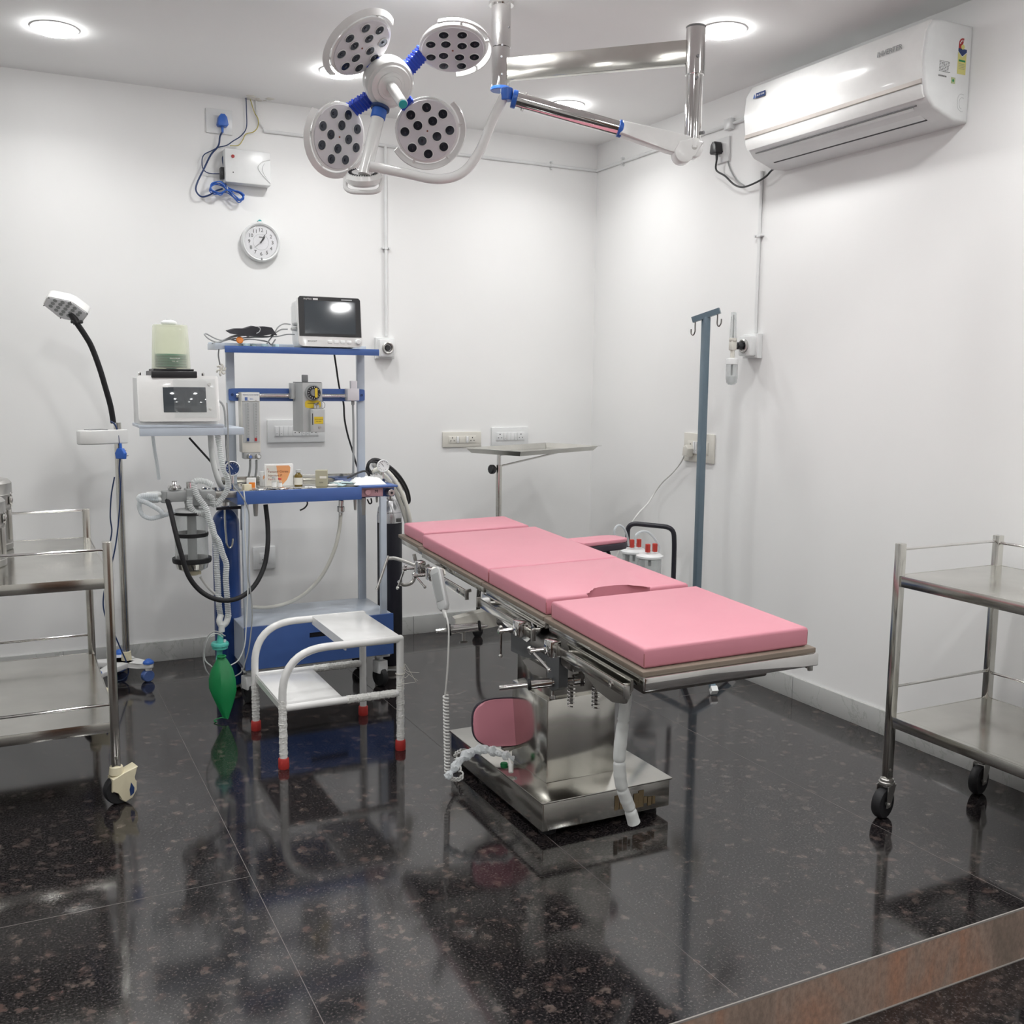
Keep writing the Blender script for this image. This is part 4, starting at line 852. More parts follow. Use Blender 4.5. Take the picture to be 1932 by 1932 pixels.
def seams(o, a0, a1, x0=0, x1=Wd):
    m_ = MB()
    for x in (x0, x1):
        for a in (a0, a1):
            sx = .0018 if x == x0 else -.0018; sa = .0018 if a == a0 else -.0018
            m_.tube([TB @ V((x+sx*1.2, a+sa*1.2, -.007)), TB @ V((x+sx*.45, a+sa*.45, -.014)), TB @ V((x+sx*.45, a+sa*.45, -CT+.008))], .0011, 6, 1)
    m_.build('corner_seams', 'brown_ink', o)
for a0, a1, cut, nm, x0, x1 in ((.0, .512, None, 'leg_cushion', 0, .488), (.548, .982, (.242, .105, .065), 'seat_cushion', 0, .482), (.990, 1.668, None, 'back_cushion', 0, .485), (1.705, 1.962, None, 'head_cushion', .018, .470)):
    seams(cushion(a0, a1, x0, x1, cut, nm), a0, a1, x0, x1)
for a0, a1, x0, x1 in ((-.018, .535, -.013, .502), (.540, 1.018, -.013, .500), (1.022, 1.69, -.013, .500), (1.70, 1.99, .0, .49)):
    MB().span((x0, a0, -CT-.014), (x1, a1, -CT), .002, TB).build('cushion_board', 'brown_board', t)
    MB().span((x0+.012, a0+.010, -CT-.040), (x1-.012, a1-.010, -CT-.0141), .002, TB).build('section_frame', 'stainless_steel', t)
MB().span((-.014, -.028, -CT-.046), (.504, -.019, -CT-.012), .0035, TB).build('end_bar', 'chrome', t)
zr = -CT-.058
def rail(a0, a1, side=-1, x=None):
    x = (-.034 if side < 0 else Wd+.034) if x is None else x
    m_ = MB().span((x-.004, a0, zr-.014), (x+.004, a1, zr+.014), .0015, TB)
    r_ = m_.build('accessory_rail', 'stainless_steel', t)
    k = MB()
    for a in (a0+.04, a1-.04): k.cyl(TB @ V((x, a, zr)), TB @ V((x-side*.03, a, zr+.004)), .006, n=10)
    k.build('rail_spacers', 'dull_steel', r_)
    k = MB()
    for a in (a0, a1): k.span((x-.007*1, a-.004, zr-.017), (x+.006, a+.004, zr+.017), .001, TB)
    k.build('rail_stops', 'dull_steel', r_)
    for a in (a0+.07,):
        MB().lathe([(.006, 0), (.009, 0), (.009, .004), (.006, .004)], axis_frame(TB @ V((x-.004, a, zr)), -uu), 16, close=True).build('rail_bolt', 'chrome', r_)
for s_ in (-1, 1): rail(.02, .40, s_); rail(.56, .99, s_); rail(1.10, 1.62, s_)
# understructure plates
m_ = MB()
m_.prism([(.03, -.11), (.06, -.155), (.12, -.17), (.2, -.165), (.33, -.12), (.38, -.085), (.03, -.085)], -.018, -.010, TB @ Matrix(((0, 0, 1, 0), (1, 0, 0, 0), (0, 1, 0, 0), (0, 0, 0, 1))))
m_.build('leg_bracket', 'stainless_steel', t)
MB().prism([(.60, -.12), (.66, -.16), (.82, -.15), (1.02, -.11), (1.02, -.09), (.56, -.09)], -.010, -.002, TB @ Matrix(((0, 0, 1, 0), (1, 0, 0, 0), (0, 1, 0, 0), (0, 0, 0, 1)))).build('side_plate', 'chrome', t)
MB().prism([(.60, -.12), (.66, -.16), (.82, -.15), (1.02, -.11), (1.02, -.09), (.56, -.09)], .485, .493, TB @ Matrix(((0, 0, 1, 0), (1, 0, 0, 0), (0, 1, 0, 0), (0, 0, 0, 1)))).build('side_plate', 'chrome', t)
MB().span((.02, .42, -.19), (.46, .98, -.0945), .01, TB).build('under_carriage', 'dark_steel', t)
MB().span((.05, .08, -.15), (.43, .40, -.094), .008, TB).build('under_tray', 'dark_steel', t)
# column and base
MB().span((1.50, 2.725, .125), (1.755, 2.975, .40), .003).build('column_lower_cover', 'stainless_steel', t)
MB().span((1.512, 2.737, .395), (1.743, 2.963, .60), .003).build('column_upper_cover', 'stainless_steel', t)
MB().cyl((1.63, 2.85, .59), (1.63, 2.85, .70), .07, n=28).build('column_core', 'dark_steel', t)
MB().span((1.42, 2.6, .028), (1.892, 3.315, .124), .004).build('base_housing', 'stainless_steel', t)
MB().span((1.414, 2.594, .119), (1.898, 3.321, .1255), .002).build('base_top', 'stainless_steel', t)
for x in (1.47, 1.85):
    for y in (2.66, 3.26): MB().cyl((x, y, 0), (x, y, .03), .028, n=20).build('levelling_foot', 'black_rubber', t)
m_ = MB(); T_ = frame((1.74, 2.5989, .072), (1, 0, 0), (0, 0, 1)); random.seed(11)
for k in range(9): m_.span((-.06+.018*k, -.02+random.uniform(-.008, .008), 0), (-.06+.018*k+random.uniform(.008, .02), random.uniform(.0, .03), .0006), 0, T_)
m_.build('faded_sticker', 'faded_brown', t)
# grey cross bracket, cranks and springs
def side_prism(px, x, th, name, m, bev=.002):
    k = MB(); q = [at(a, b, x=x) for a, b in px]; n = len(q); k.add(q+[p+V((th, 0, 0)) for p in q], [tuple(range(n)), tuple(range(2*n-1, n-1, -1))]+[(i, i+n, (i+1) % n+n, (i+1) % n) for i in range(n)])
    return k.build(name, m, t)
side_prism([(982, 1190), (1020, 1178), (1058, 1240), (1056, 1250), (1030, 1248), (990, 1240), (964, 1228), (964, 1195)], 1.405, .03, 'crank_bracket', 'cast_grey')
side_prism([(1030, 1242), (1055, 1240), (1054, 1298), (1043, 1304), (1034, 1298)], 1.39, .03, 'crank_block', 'cast_grey')
side_prism([(985, 1245), (998, 1243), (1030, 1262), (1030, 1280), (1004, 1272)], 1.42, .015, 'slot_plate', 'dark_steel')
side_prism([(1088, 1215), (1140, 1245), (1185, 1272), (1200, 1292), (1160, 1293), (1120, 1270), (1095, 1245)], 1.40, .02, 'leg_pivot_plate', 'cast_grey')
MB().cyl(at(1043, 1303, x=1.40), at(1043, 1316, x=1.40), .005, n=10).cyl(at(1043, 1312, x=1.40), at(1043, 1318, x=1.40), .009, n=12).build('thumb_screw', 'chrome', t)
a_, b_ = at(941, 1298, x=1.30), V((1.52, 2.42, .545)); a_ = V((1.235, 2.43, .535)); 
A = at(942, 1298, y=2.55); B = at(1103, 1280, y=2.46); d_ = (B-A)
MB().cyl(A, B, .0075, n=14).build('crank_shaft', 'chrome', t)
MB().cyl(A+d_*.36, A+d_*.62, .014, n=20, bev=.002).build('shaft_sleeve', 'chrome', t)
MB().cyl(A+d_*.33, A+d_*.37, .017, n=20, bev=.002).build('shaft_ring', 'black_rubber', t)
MB().cyl(A+d_*.86, B, .017, n=20, bev=.002).cyl(B-d_*.06, B-d_*.02, .022, n=6).build('shaft_socket', 'chrome', t)
A = at(823, 1191, y=3.18); B = at(926, 1179, y=3.10); d_ = B-A
MB().cyl(A, B, .0075, n=14).build('crank_shaft', 'chrome', t)
MB().cyl(A+d_*.25, A+d_*.80, .0165, n=20, bev=.002).build('shaft_sleeve', 'chrome', t)
MB().cyl(A+d_*.20, A+d_*.27, .021, n=20, bev=.002).cyl(A+d_*.77, A+d_*.82, .021, n=20, bev=.002).build('shaft_rings', 'black_rubber', t)
J = A+d_*.5
MB().tube([J+V((0, 0, -.01)), J+V((.0, .0, -.045))], .006, 10, 1).cyl(J+V((-.014, 0, -.05)), J+V((.014, 0, -.05)), .004, n=8).build('thumb_screw', 'dull_steel', t)
# chrome pull arm from sleeve to frame, its white-wall reflection painted as ivory
K = at(985, 1155, y=2.98)
MB().add([at(858, 1168, y=3.17), at(862, 1190, y=3.17), at(868, 1196, y=3.15), at(985, 1170, y=3.0), at(985, 1140, y=3.0), at(920, 1150, y=3.08)]+[p+V((.0, .05, 0)) for p in (at(858, 1168, y=3.17), at(862, 1190, y=3.17), at(868, 1196, y=3.15), at(985, 1170, y=3.0), at(985, 1140, y=3.0), at(920, 1150, y=3.08))], [(0, 1, 2, 3, 4, 5), (11, 10, 9, 8, 7, 6)]+[(i, i+6, (i+1) % 6+6, (i+1) % 6) for i in range(6)]) and None
m_ = MB(); q6 = [at(858, 1168, y=3.17), at(862, 1190, y=3.17), at(868, 1196, y=3.16), at(985, 1172, y=3.02), at(985, 1138, y=3.02), at(920, 1152, y=3.09)]
m_.add(q6+[p+V((.01, .045, 0)) for p in q6], [(0, 1, 2, 3, 4, 5), (11, 10, 9, 8, 7, 6)]+[(i, i+6, (i+1) % 6+6, (i+1) % 6) for i in range(6)]); m_.build('pull_arm', 'ivory_plastic', t)
for px, y_ in ((1124, 2.44), (1078, 2.62)):
    p = at(px, 1292, y=y_); pts = [p+V((.011*math.cos(k*PI/4), .011*math.sin(k*PI/4), .02-.0014*k)) for k in range(64)]
    MB().tube(pts, .0022, 6, 1, raw=True).build('gas_spring', 'chrome', t)
    MB().cyl(p+V((0, 0, -.06)), p+V((0, 0, .03)), .006, n=10).build('spring_rod', 'dull_steel', t)
    MB().cyl(p+V((0, 0, .02)), p+V((0, 0, .06)), .013, n=18, bev=.002).build('spring_mount', 'dull_steel', t)
# rail clamps with T-handles
def clamp(a, h_dir, label=None):
    c = TB @ V((-.045, a, zr)); t_ = MB().box((-.040, a, zr+.002), (.034, .045, .048), .005, TB).build('rail_clamp', 'chrome', t)
    q = c-uu*.02; MB().cyl(q, q-uu*.035, .006, n=12).cyl(q-uu*.03, q-uu*.046, .009, n=14, bev=.002).tube([q-uu*.038+V(h_dir)*-.15, q-uu*.038+V(h_dir)], .0042, 10, 1).sph(q-uu*.038+V(h_dir), .0065).sph(q-uu*.038-V(h_dir)*.15, .0065).build('clamp_handle', 'chrome', t_)
clamp(.42, (.03, -.045, -.045)); clamp(.64, (.0, -.0, -.075)); clamp(1.58, (-.02, .02, -.075)); clamp(1.45, (.03, -.02, -.04))
MB().tube([TB @ V((-.04, 1.60, zr)), TB @ V((-.10, 1.68, zr+.02)), TB @ V((-.13, 1.70, zr+.02))], .007, 10, 3).tube([TB @ V((-.13, 1.70, zr+.03)), TB @ V((-.19, 1.66, zr-.09))], .005, 8, 1).build('folded_arm', 'dull_steel', t)
MB().tube([at(a, b, y=3.62) for a, b in ((781, 1045), (785, 1065), (783, 1085), (778, 1098), (768, 1103), (758, 1103), (752, 1096))], .007, 10).build('leather_hook', 'dull_steel', t)
# white roller hose hanging from the foot end (a thing of its own)
hy = 2.14
t2 = thing('drain_hose', 'milky segmented hose hanging from the foot of the operating table to just above the floor', 'hose', at(1195, 1550, y=hy))
hp = [at(a, b, y=hy) for a, b in ((1182, 1285), (1181, 1310), (1179, 1335), (1174, 1375), (1169, 1420), (1169, 1450), (1172, 1480), (1180, 1505), (1188, 1525), (1196, 1552))]
def rh(s):
    b_ = .0165+.0010*math.cos(s*2*PI*5)**9-.0022*max(0, math.cos(s*2*PI*5+PI))**40
    return b_*(1.0 if s > .28 else (.92 if s > .2 else .95+.9*(.2-s)))
MB().tube(hp, rh, 16, 12).build('segmented_tube', 'milky_hose', t2)
MB().tube([hp[0]+V((0, 0, -.005)), hp[0]+V((0, 0, .055))], .010, 12, 1).build('hose_socket', 'dark_steel', t2)
# armboard on the far side
t2 = thing('arm_board', 'pink padded arm board with black underside clipped to the far side of the table', 'arm board', TB @ V((.52, 1.35, -.08)))
A = TB @ V((.53, 1.42, -.035)); Bp = at(1172, 1025, z=.765); d_ = (Bp-A); d_.z = 0; L = d_.length; d_.normalize(); sd = V((-d_.y, d_.x, 0)); TA = frame(A, d_, sd)
L = min(L, .60)
for a_z, b_z, mm, nm in ((-.030, -.004, 'black_vinyl', 'board_underside'), (-.003, .012, 'pink_vinyl', 'board_pad')):
    MB().prism([(0, -.07), (L*.8, -.06), (L-.02, -.055), (L, -.035), (L, .035), (L-.02, .055), (L*.8, .06), (0, .07)], a_z, b_z, TA, .005).build(nm, mm, t2)
MB().tube([TA @ V((.0, .0, -.035)), TA @ V((L*.5, 0, -.037)), TA @ V((L*.7, 0, -.04)), TA @ V((L*.75, 0, -.07)), TA @ V((L*.75, 0, -.12))], .008, 10, 4).build('support_bar', 'black_paint', t2)
# handset and coiled cable
HP = at(828, 1108, x=1.305)
t2 = thing('table_handset', 'pale grey table control handset hooked on the side rail with a coiled white cable', 'handset', HP)
tp, bt = at(822, 1074, x=1.305), at(838, 1150, x=1.305)
ax_ = (bt-tp).normalized(); nrm = V((-.82, -.57, .05)); xd = ax_.cross(nrm).normalized(); TH = frame((tp+bt)/2, xd, -ax_); L = (bt-tp).length
if (TH.to_3x3() @ V((0, 0, 1))).dot(nrm) < 0: TH = frame((tp+bt)/2, -xd, -ax_)
MB().prism([(-.020, -L*.42), (-.012, -L*.52), (.012, -L*.52), (.020, -L*.42), (.022, L*.45), (.014, L*.52), (-.014, L*.52), (-.022, L*.45)], -.011, .011, TH, .005).build('handset_body', 'pale_grey_plastic', t2)
MB().prism([(-.014, -L*.30), (.014, -L*.30), (.015, L*.38), (-.015, L*.38)], .0108, .0122, TH, .0005).build('key_panel', 'cable_grey', t2)
MB().tube([TH @ V((0, L*.46, 0)), TH @ V((0, L*.54, -.012)), TH @ V((0, L*.50, -.032)), TH @ V((0, L*.36, -.034))], 1, 4, 5, square=(.034, .006)).build('rail_hook', 'ivory_plastic', t2)
e_ = TH @ V((0, -L*.5, 0)); pts = [e_]+[at(a, b, x=1.30) for a, b in ((846, 1180), (846, 1230), (843, 1280), (840, 1310))]
MB().cyl(e_, e_+ax_*.03, .010, .005, 12).tube(pts, .0032, 8).build('cord', 'cable_white', t2)
c0_, c1_ = at(841, 1312, x=1.30), at(844, 1458, x=1.30); N_ = 24; pts = []
for k in range(N_*8+1):
    s = k/(N_*8); c = c0_.lerp(c1_, s); a = 2*PI*k/8; pts.append(c+V((math.cos(a), math.sin(a), 0))*.0085)
MB().tube(pts, .0032, 6, 1, raw=True).build('coiled_cord', 'cable_white', t2)
pts = [c1_+V((0, 0, -.005)), c1_+V((.03, .02, -.035)), V((1.37, 3.10, .035)), V((1.41, 3.25, .05)), V((1.415, 3.2, .09))]
N_ = 26; P_ = smooth_pts(pts, 26); pts2 = [p+V((math.cos(k*.9), 0, math.sin(k*.9)))*.006 for k, p in enumerate(P_)]
MB().tube([V((p.x, p.y, max(.01, p.z))) for p in pts2], .003, 6, 1, raw=True).build('coiled_cord', 'cable_white', t2)
# pink oval pad resting against the column on the base
pc = at(952, 1362, y=2.98)
t2 = thing('oval_pad', 'pink oval pad with black rim standing on the table base against the column', 'pad', (pc.x, 2.98, .1255))
nn_ = V((-.28, -.95, .16)).normalized(); xd = V((0, 0, 1)).cross(nn_).normalized(); yd = nn_.cross(xd); TP2 = frame((pc.x, 2.98, pc.z), xd, yd)
if (TP2.to_3x3() @ V((0, 0, 1))).dot(nn_) < 0: TP2 = frame((pc.x, 2.98, pc.z), -xd, yd)
def sell(a, b, n=3.0, k=36): return [(a*math.copysign(abs(math.cos(q))**(2/n), math.cos(q)), b*math.copysign(abs(math.sin(q))**(2/n), math.sin(q))) for q in [2*PI*i/k for i in range(k)]]
MB().prism(sell(.113, .083), -.014, .002, TP2, .003).build('pad_backing', 'black_vinyl', t2)
MB().prism(sell(.109, .079), .002, .016, TP2, .005).build('pad_cover', 'pink_vinyl', t2, 50)
MB().tube([TP2 @ V((-.08, -.06, -.018)), TP2 @ V((.0, -.07, -.02)), TP2 @ V((.02, -.10, -.0))], .006, 8, 3).box(TP2 @ V((.01, -.088, .0)), (.045, .02, .012), .002).build('pad_bracket', 'dull_steel', t2)
pc = at(1166, 1345, y=3.1)
t2 = thing('oval_pad', 'pink pad edge just showing to the right of the column behind the milky hose', 'pad', (pc.x, 3.1, .1255))
T_ = frame((1.80, 3.06, .1255+.09), (1, 0, 0), (0, .1, 1))
MB().prism(sell(.06, .085), -.014, .0, T_, .003).build('pad_backing', 'black_vinyl', t2)
MB().prism(sell(.057, .082), .0, .014, T_, .005).build('pad_cover', 'pink_vinyl', t2, 50)
# crumpled plastic sleeve with a small connector on the base
t2 = thing('plastic_sleeve', 'crumpled clear plastic sleeve with white tube draped over the table base edge', 'plastic sleeve', at(900, 1425, y=2.95))
ps = [V((1.262, 2.98, .085)), V((1.275, 2.98, .12)), V((1.30, 2.97, .16)), V((1.345, 2.97, .185)), V((1.40, 2.96, .19)), V((1.44, 2.93, .175)), V((1.475, 2.9, .155)), V((1.50, 2.88, .15))]
ps = [at(a, b, y=c) for a, b, c in ((841, 1468, 2.92), (853, 1455, 2.92), (868, 1435, 2.93), (888, 1420, 2.94), (908, 1414, 2.93), (930, 1417, 2.91), (950, 1424, 2.88), (970, 1432, 2.86))]
random.seed(9)
k = MB().tube(ps, lambda s: .009+.006*math.sin(PI*s)+.003*math.sin(s*37)+.002*math.sin(s*71+1), 12, 8)
for v_ in k.bm.verts: v_.co += V((random.uniform(-1, 1), random.uniform(-1, 1), random.uniform(-1, 1)))*.0022
k.build('sleeve', 'milky_film', t2, 25)
MB().tube([at(a, b, y=c) for a, b, c in ((925, 1410, 2.92), (945, 1416, 2.89), (958, 1428, 2.87), (963, 1440, 2.85), (964, 1450, 2.84))], .0045, 10).cyl(at(964, 1442, y=2.845), at(964, 1458, y=2.83), .008, n=14, bev=.001).build('white_tube', 'cable_white', t2)
q = at(951, 1440, z=.134); MB().lathe([(0, .0), (.012, 0), (.013, .004), (.012, .009), (0, .01)], Matrix.Translation((q.x, q.y, .1258)), 16).build('green_cap', 'green_rubber', t2)
# ================================================================ anaesthetic trolley
YF, YB = 4.31, 4.68
xl, xr_ = .905, 1.515
t = thing('anaesthetic_trolley', 'blue and white anaesthetic trolley with flowmeter, vaporiser and four castors', 'anaesthetic trolley', ((xl+xr_)/2, (YF+YB)/2, 0))
AT = t
for x in (xl+.015, xr_+.015): MB().span((x-.018, YB-.012, .15), (x+.018, YB+.012, 1.535), .002).build('rear_post', 'pale_blue_enamel', t)
for x in (xl-.01, xr_-.005): MB().span((x-.014, YF-.012, .15), (x+.014, YF+.012, .885), .002).build('front_post', 'pale_blue_enamel', t)
# bottom shelf box and drawer front
MB().span((xl-.03, YF+.006, .33), (xr_+.04, YB+.02, .342), .002).span((xl-.03, YF+.006, .17), (xl-.024, YB+.02, .335)).span((xr_+.034, YF+.006, .17), (xr_+.04, YB+.02, .335)).build('bottom_shelf', 'pale_blue_enamel', t)
sx0, sz = at(640, 1192, y=YF-.012).x-.138, at(640, 1192, y=YF-.012).z
X0, X1, Z0_, Z1_ = xl-.028, xr_+.034, .160, .348
fr_ = MB(); hl0, hl1 = sx0, sx0+.17
Ty = frame((0, YF-.012, 0), (1, 0, 0), (0, 0, 1))
for a, b in (((X0, Z0_), (X1, sz-.012)), ((X0, sz+.012), (X1, Z1_)), ((X0, sz-.012), (hl0, sz+.012)), ((hl1, sz-.012), (X1, sz+.012))): fr_.span((a[0], a[1], 0), (b[0], b[1], .012), 0, Ty)
dr = fr_.build('drawer_front', 'blue_enamel', t)
MB().span((hl0-.01, sz-.016, -.014), (hl1+.01, sz+.016, -.010), 0, Ty).build('handle_recess', 'ink', dr)
MB().span((X0, YF+.004, .15), (X1, YB+.02, .165)).build('chassis_plate', 'dull_steel', t)
for gx, s_ in ((GX1, 1), (GX2, -1)): MB().cyl((gx, 4.565, .018), (gx, 4.565, .0315), .05, n=24, bev=.002).span((min(gx, gx+s_*.075), 4.55, .020), (max(gx, gx+s_*.075), 4.58, .026)).span((gx+s_*.070-.004, 4.55, .02), (gx+s_*.070+.004, 4.58, .155)).build('cylinder_support', 'dull_steel', t)
# middle shelf
zM = at(560, 925, y=YF-.02).z
MB().span((xl-.045, YF-.022, zM-.052), (1.405, YF-.010, zM+.004), .002).span((xl-.045, YF-.02, zM-.052), (xl-.038, YB+.02, zM+.002), .001).build('shelf_front', 'blue_enamel', t)
MB().span((xl-.04, YF-.012, zM-.006), (xr_+.045, YB+.03, zM), .001).span((xl-.03, YB+.022, zM), (xr_-.0, YB+.03, zM+.028), .001).build('shelf_tray', 'stainless_steel', t)
MB().span((xl-.02, YB+.0, zM-.085), (xr_, YB+.012, zM-.01), .002).build('rear_apron', 'blue_enamel', t)
MB().span((1.405, YF+.03, zM-.05), (xr_+.06, YF+.04, zM+.002), .002).span((1.405, YF-.02, zM-.003), (xr_+.06, YB+.03, zM+.006), .002).build('side_shelf', 'blue_enamel', t)
q = MB().span((1.408, YF+.010, zM-.045), (1.515, YF+.03, zM-.006), .003).build('outlet_panel', 'pale_pink_enamel', t)
MB().cyl((1.44, YF+.012, zM-.024), (1.44, YF-.004, zM-.024), .014, n=20, bev=.003).build('outlet_knob', 'pale_pink_enamel', q)
MB().text('M', .02, frame((1.483, YF+.0095, zM-.022), (1, 0, 0), (0, 0, 1)), .0005).build('letter', 'ink', q)
MB().cyl((xr_+.03, YF+.03, zM-.028), (xr_+.03, YF-.02, zM-.028), .016, n=20, bev=.002).build('common_outlet', 'dull_steel', t)
MB().cyl((xr_+.03, YF-.0205, zM-.028), (xr_+.03, YF-.022, zM-.028), .006, n=12).build('outlet_hole', 'ink', t)
for px, r, z0, z1 in ((686, .011, .0, .075), (711, .006, -.0, .02), (670, .008, .0, .05), (482, .012, .0, .055)):
    p = at(px, 950, y=YF+.03); MB().cyl((p.x, YF+.03, zM-.05), (p.x, YF+.03, zM-.055-z1), r, r*.7, 16, .002).build('hanging_fitting', 'dull_steel', t)
MB().tube([at(a, b, y=YF+.04) for a, b in ((693, 942), (697, 950), (701, 948), (700, 940))], .0035, 8).build('small_hose', 'cable_black', t)
# top shelf
zT = at(560, 655, y=YB-.12).z
zT = 1.545
MB().span((xl-.035, YB-.16, zT-.028), (xr_+.055, YB-.148, zT+.001), .001).build('shelf_front', 'blue_enamel', t)
MB().span((xl-.075, YB-.15, zT-.014), (xl-.035, YB+.03, zT+.012), .001).build('shelf_side', 'pale_blue_enamel', t)
MB().span((xl-.07, YB-.15, zT-.004), (xr_+.055, YB+.04, zT), .001).span((xl-.07, YB+.03, zT), (xr_+.055, YB+.04, zT+.02), .001).build('top_shelf', 'pale_blue_enamel', t)
# rail with chrome bar
ra, rb = at(431, 745, y=YB-.02), at(688, 745, y=YB-.02); zR = (ra.z+rb.z)/2
Tz = frame(((ra.x+rb.x)/2, YB-.018, zR), (1, 0, 0), (0, 0, 1)); hwid = (rb.x-ra.x)/2
MB().prism(sell(hwid, .029, 14), 0, .005, Tz).build('back_rail', 'blue_enamel', t)
for s_ in (-1, 1): MB().cyl(Tz @ V((s_*(hwid-.016), 0, .005)), Tz @ V((s_*(hwid-.016), 0, .009)), .006, n=12).build('rail_bolt', 'navy_ink', t)
MB().cyl(Tz @ V((-hwid+.03, -.003, .018)), Tz @ V((hwid-.08, -.003, .018)), .0095, n=16).build('chrome_bar', 'chrome', t)
# flowmeter bank
a, b = at(455, 740, y=YB-.09), at(493, 866, y=YB-.09)
fx0, fx1, fz1, fz0 = a.x, b.x, a.z, b.z-.0
fm = MB().span((fx0, YB-.085, fz0+.03), (fx1, YB-.02, fz1), .003).build('flowmeter_block', 'ivory_plastic', t)
MB().span((fx0+.003, YB-.09, fz1-.04), (fx1-.003, YB-.084, fz1-.004), .001).build('name_plate', 'white_paper', fm)
MB().text('MEDICAL FLOW METER', .0066, frame(((fx0+fx1)/2, YB-.0905, fz1-.012), (1, 0, 0), (0, 0, 1)), .0002).build('plate_text', 'navy_ink', fm)
MB().span((fx0+.015, YB-.0915, fz1-.037), (fx0+.027, YB-.0895, fz1-.022)).build('blue_square', 'sky_blue_plastic', fm)
MB().text('IRC', .010, frame(((fx0+fx1)/2+.004, YB-.0905, fz1-.030), (1, 0, 0), (0, 0, 1)), .0002).build('plate_mark', 'sky_blue_plastic', fm)
MB().span((fx0+.004, YB-.087, fz0+.075), (fx1-.004, YB-.0855, fz1-.042)).build('tube_recess', 'pale_grey_plastic', fm)
for i, xx in enumerate((fx0+.024, fx1-.024)):
    MB().cyl((xx, YB-.092, fz0+.08), (xx, YB-.092, fz1-.05), .006, .008, 12).build('flow_tube', 'clear_plastic', fm)
    k = MB()
    for j in range(14): k.span((xx-.001, YB-.1005, fz0+.10+.0125*j), (xx+.006, YB-.1, fz0+.1012+.0125*j))
    k.build('scale', 'grey_ink', fm)
    MB().span((xx-.005, YB-.1, fz0+.082), (xx+.005, YB-.096, fz0+.096)).build('float', 'navy_ink' if i == 0 else 'red_ink', fm)
MB().span((fx0+.008, YB-.082, fz0), (fx1-.002, YB-.03, fz0+.04), .004).build('valve_block', 'pale_grey_plastic', fm)
for xx, mm in ((fx0+.032, 'sky_blue_plastic'), (fx1-.014, 'white_plastic')):
    kn = MB().lathe([(.0, .024), (.008, .024), (.012, .02), (.013, .0), (0, 0)], axis_frame((xx, YB-.082, fz0+.012), (0, -1, 0)), 18).build('control_knob', 'dull_steel', fm)
    MB().cyl((xx, YB-.106, fz0+.012), (xx, YB-.108, fz0+.012), .007, n=14).build('knob_cap', mm, kn)
for a, b in (((472, 868), (469, 900)), ((484, 868), (481, 905))):
    p = at(*a, y=YB-.06); q = at(*b, y=YB-.03); MB().tube([p, (p+q)/2+V((.003, 0, 0)), q], .005, 10).build('gas_hose', 'cable_grey', fm)
# vaporiser
vx0, vx1 = at(563, 760, y=YB-.12).x, at(607, 760, y=YB-.12).x
vz1, vz0 = at(580, 722, y=YB-.12).z, at(580, 815, y=YB-.12).z
vp = MB().prism([(vx0+.0, YB-.02), (vx0, YB-.10), (vx0+.018, YB-.13), (vx1, YB-.13), (vx1, YB-.02)], vz0, vz1, bev=.003).build('vaporiser', 'pale_grey_plastic', t)
MB().prism([(vx0+.002, YB-.022), (vx0+.002, YB-.10), (vx0+.02, YB-.128), (vx1-.002, YB-.128), (vx1-.002, YB-.022)], vz1+.0, vz1+.003).build('top_plate', 'mid_grey_plastic', vp)
MB().span((vx0-.018, YB-.07, vz1-.075), (vx0, YB-.02, vz1-.002), .003).build('side_mount', 'pale_grey_plastic', vp)
MB().span((vx0+.03, YB-.09, vz1+.003), (vx0+.055, YB-.065, vz1+.036), .003).build('lock_lever', 'mid_grey_plastic', vp)
dc = V(((vx0+vx1)/2+.01, YB-.13, vz1-.045)); TD = axis_frame(dc, (0, -1, 0))
MB().lathe([(0, 0), (.037, 0), (.036, .012), (.03, .018), (0, .018)], TD, 32).build('dial', 'cable_grey', vp)
MB().lathe([(.017, .018), (.031, .018), (.031, .0195), (.017, .0195)], TD, 32, close=True).build('dial_scale', 'ink', vp)
k = MB()
for j in range(14): k.box((.025, 0, .020), (.006, .0015, .001), 0, TD @ Matrix.Rotation(j*.42+.6, 4, 'Z'))
k.build('dial_marks', 'white_paper', vp)
MB().lathe([(0, .018), (.017, .018), (.015, .028), (0, .028)], TD, 24).build('dial_knob', 'mid_grey_plastic', vp)
MB().box((dc.x+.008, YB-.1595, dc.z), (.012, .004, .042), .001).build('pointer', 'yellow_label', vp)
Tv = frame((dc.x, YB-.1305, vz1-.097), (1, 0, 0), (0, 0, 1))
MB().prism(sell(.037, .018, 4), 0, .0008, Tv).build('warning_label', 'yellow_label', vp)
MB().box((0, .004, .0012), (.05, .002, .0004), 0, Tv).build('label_print', 'ink', vp)
k = MB().prism([(vx0+.045, YB-.13), (vx0+.045, YB-.165), (vx0+.052, YB-.172), (vx1-.004, YB-.172), (vx1, YB-.165), (vx1, YB-.13)], vz0+.001, vz0+.105, bev=.004).build('filler_block', 'pale_grey_plastic', vp)
MB().cyl((dc.x+.01, YB-.15, vz0+.105), (dc.x+.01, YB-.15, vz0+.125), .014, n=16, bev=.003).cyl((dc.x-.004, YB-.155, vz0+.125), (dc.x+.02, YB-.15, vz0+.132), .004, n=8).build('filler_cap', 'chrome', k)
MB().tube([(dc.x+.01, YB-.155, vz0+.13), (dc.x+.03, YB-.16, vz0+.142), (dc.x+.046, YB-.16, vz0+.13), (dc.x+.046, YB-.155, vz0+.112), (dc.x+.034, YB-.155, vz0+.107)], .001, 6).build('cap_chain', 'grey_ink', k)
Tw = frame((dc.x+.018, YB-.1725, vz0+.055), (1, 0, 0), (0, 0, 1))
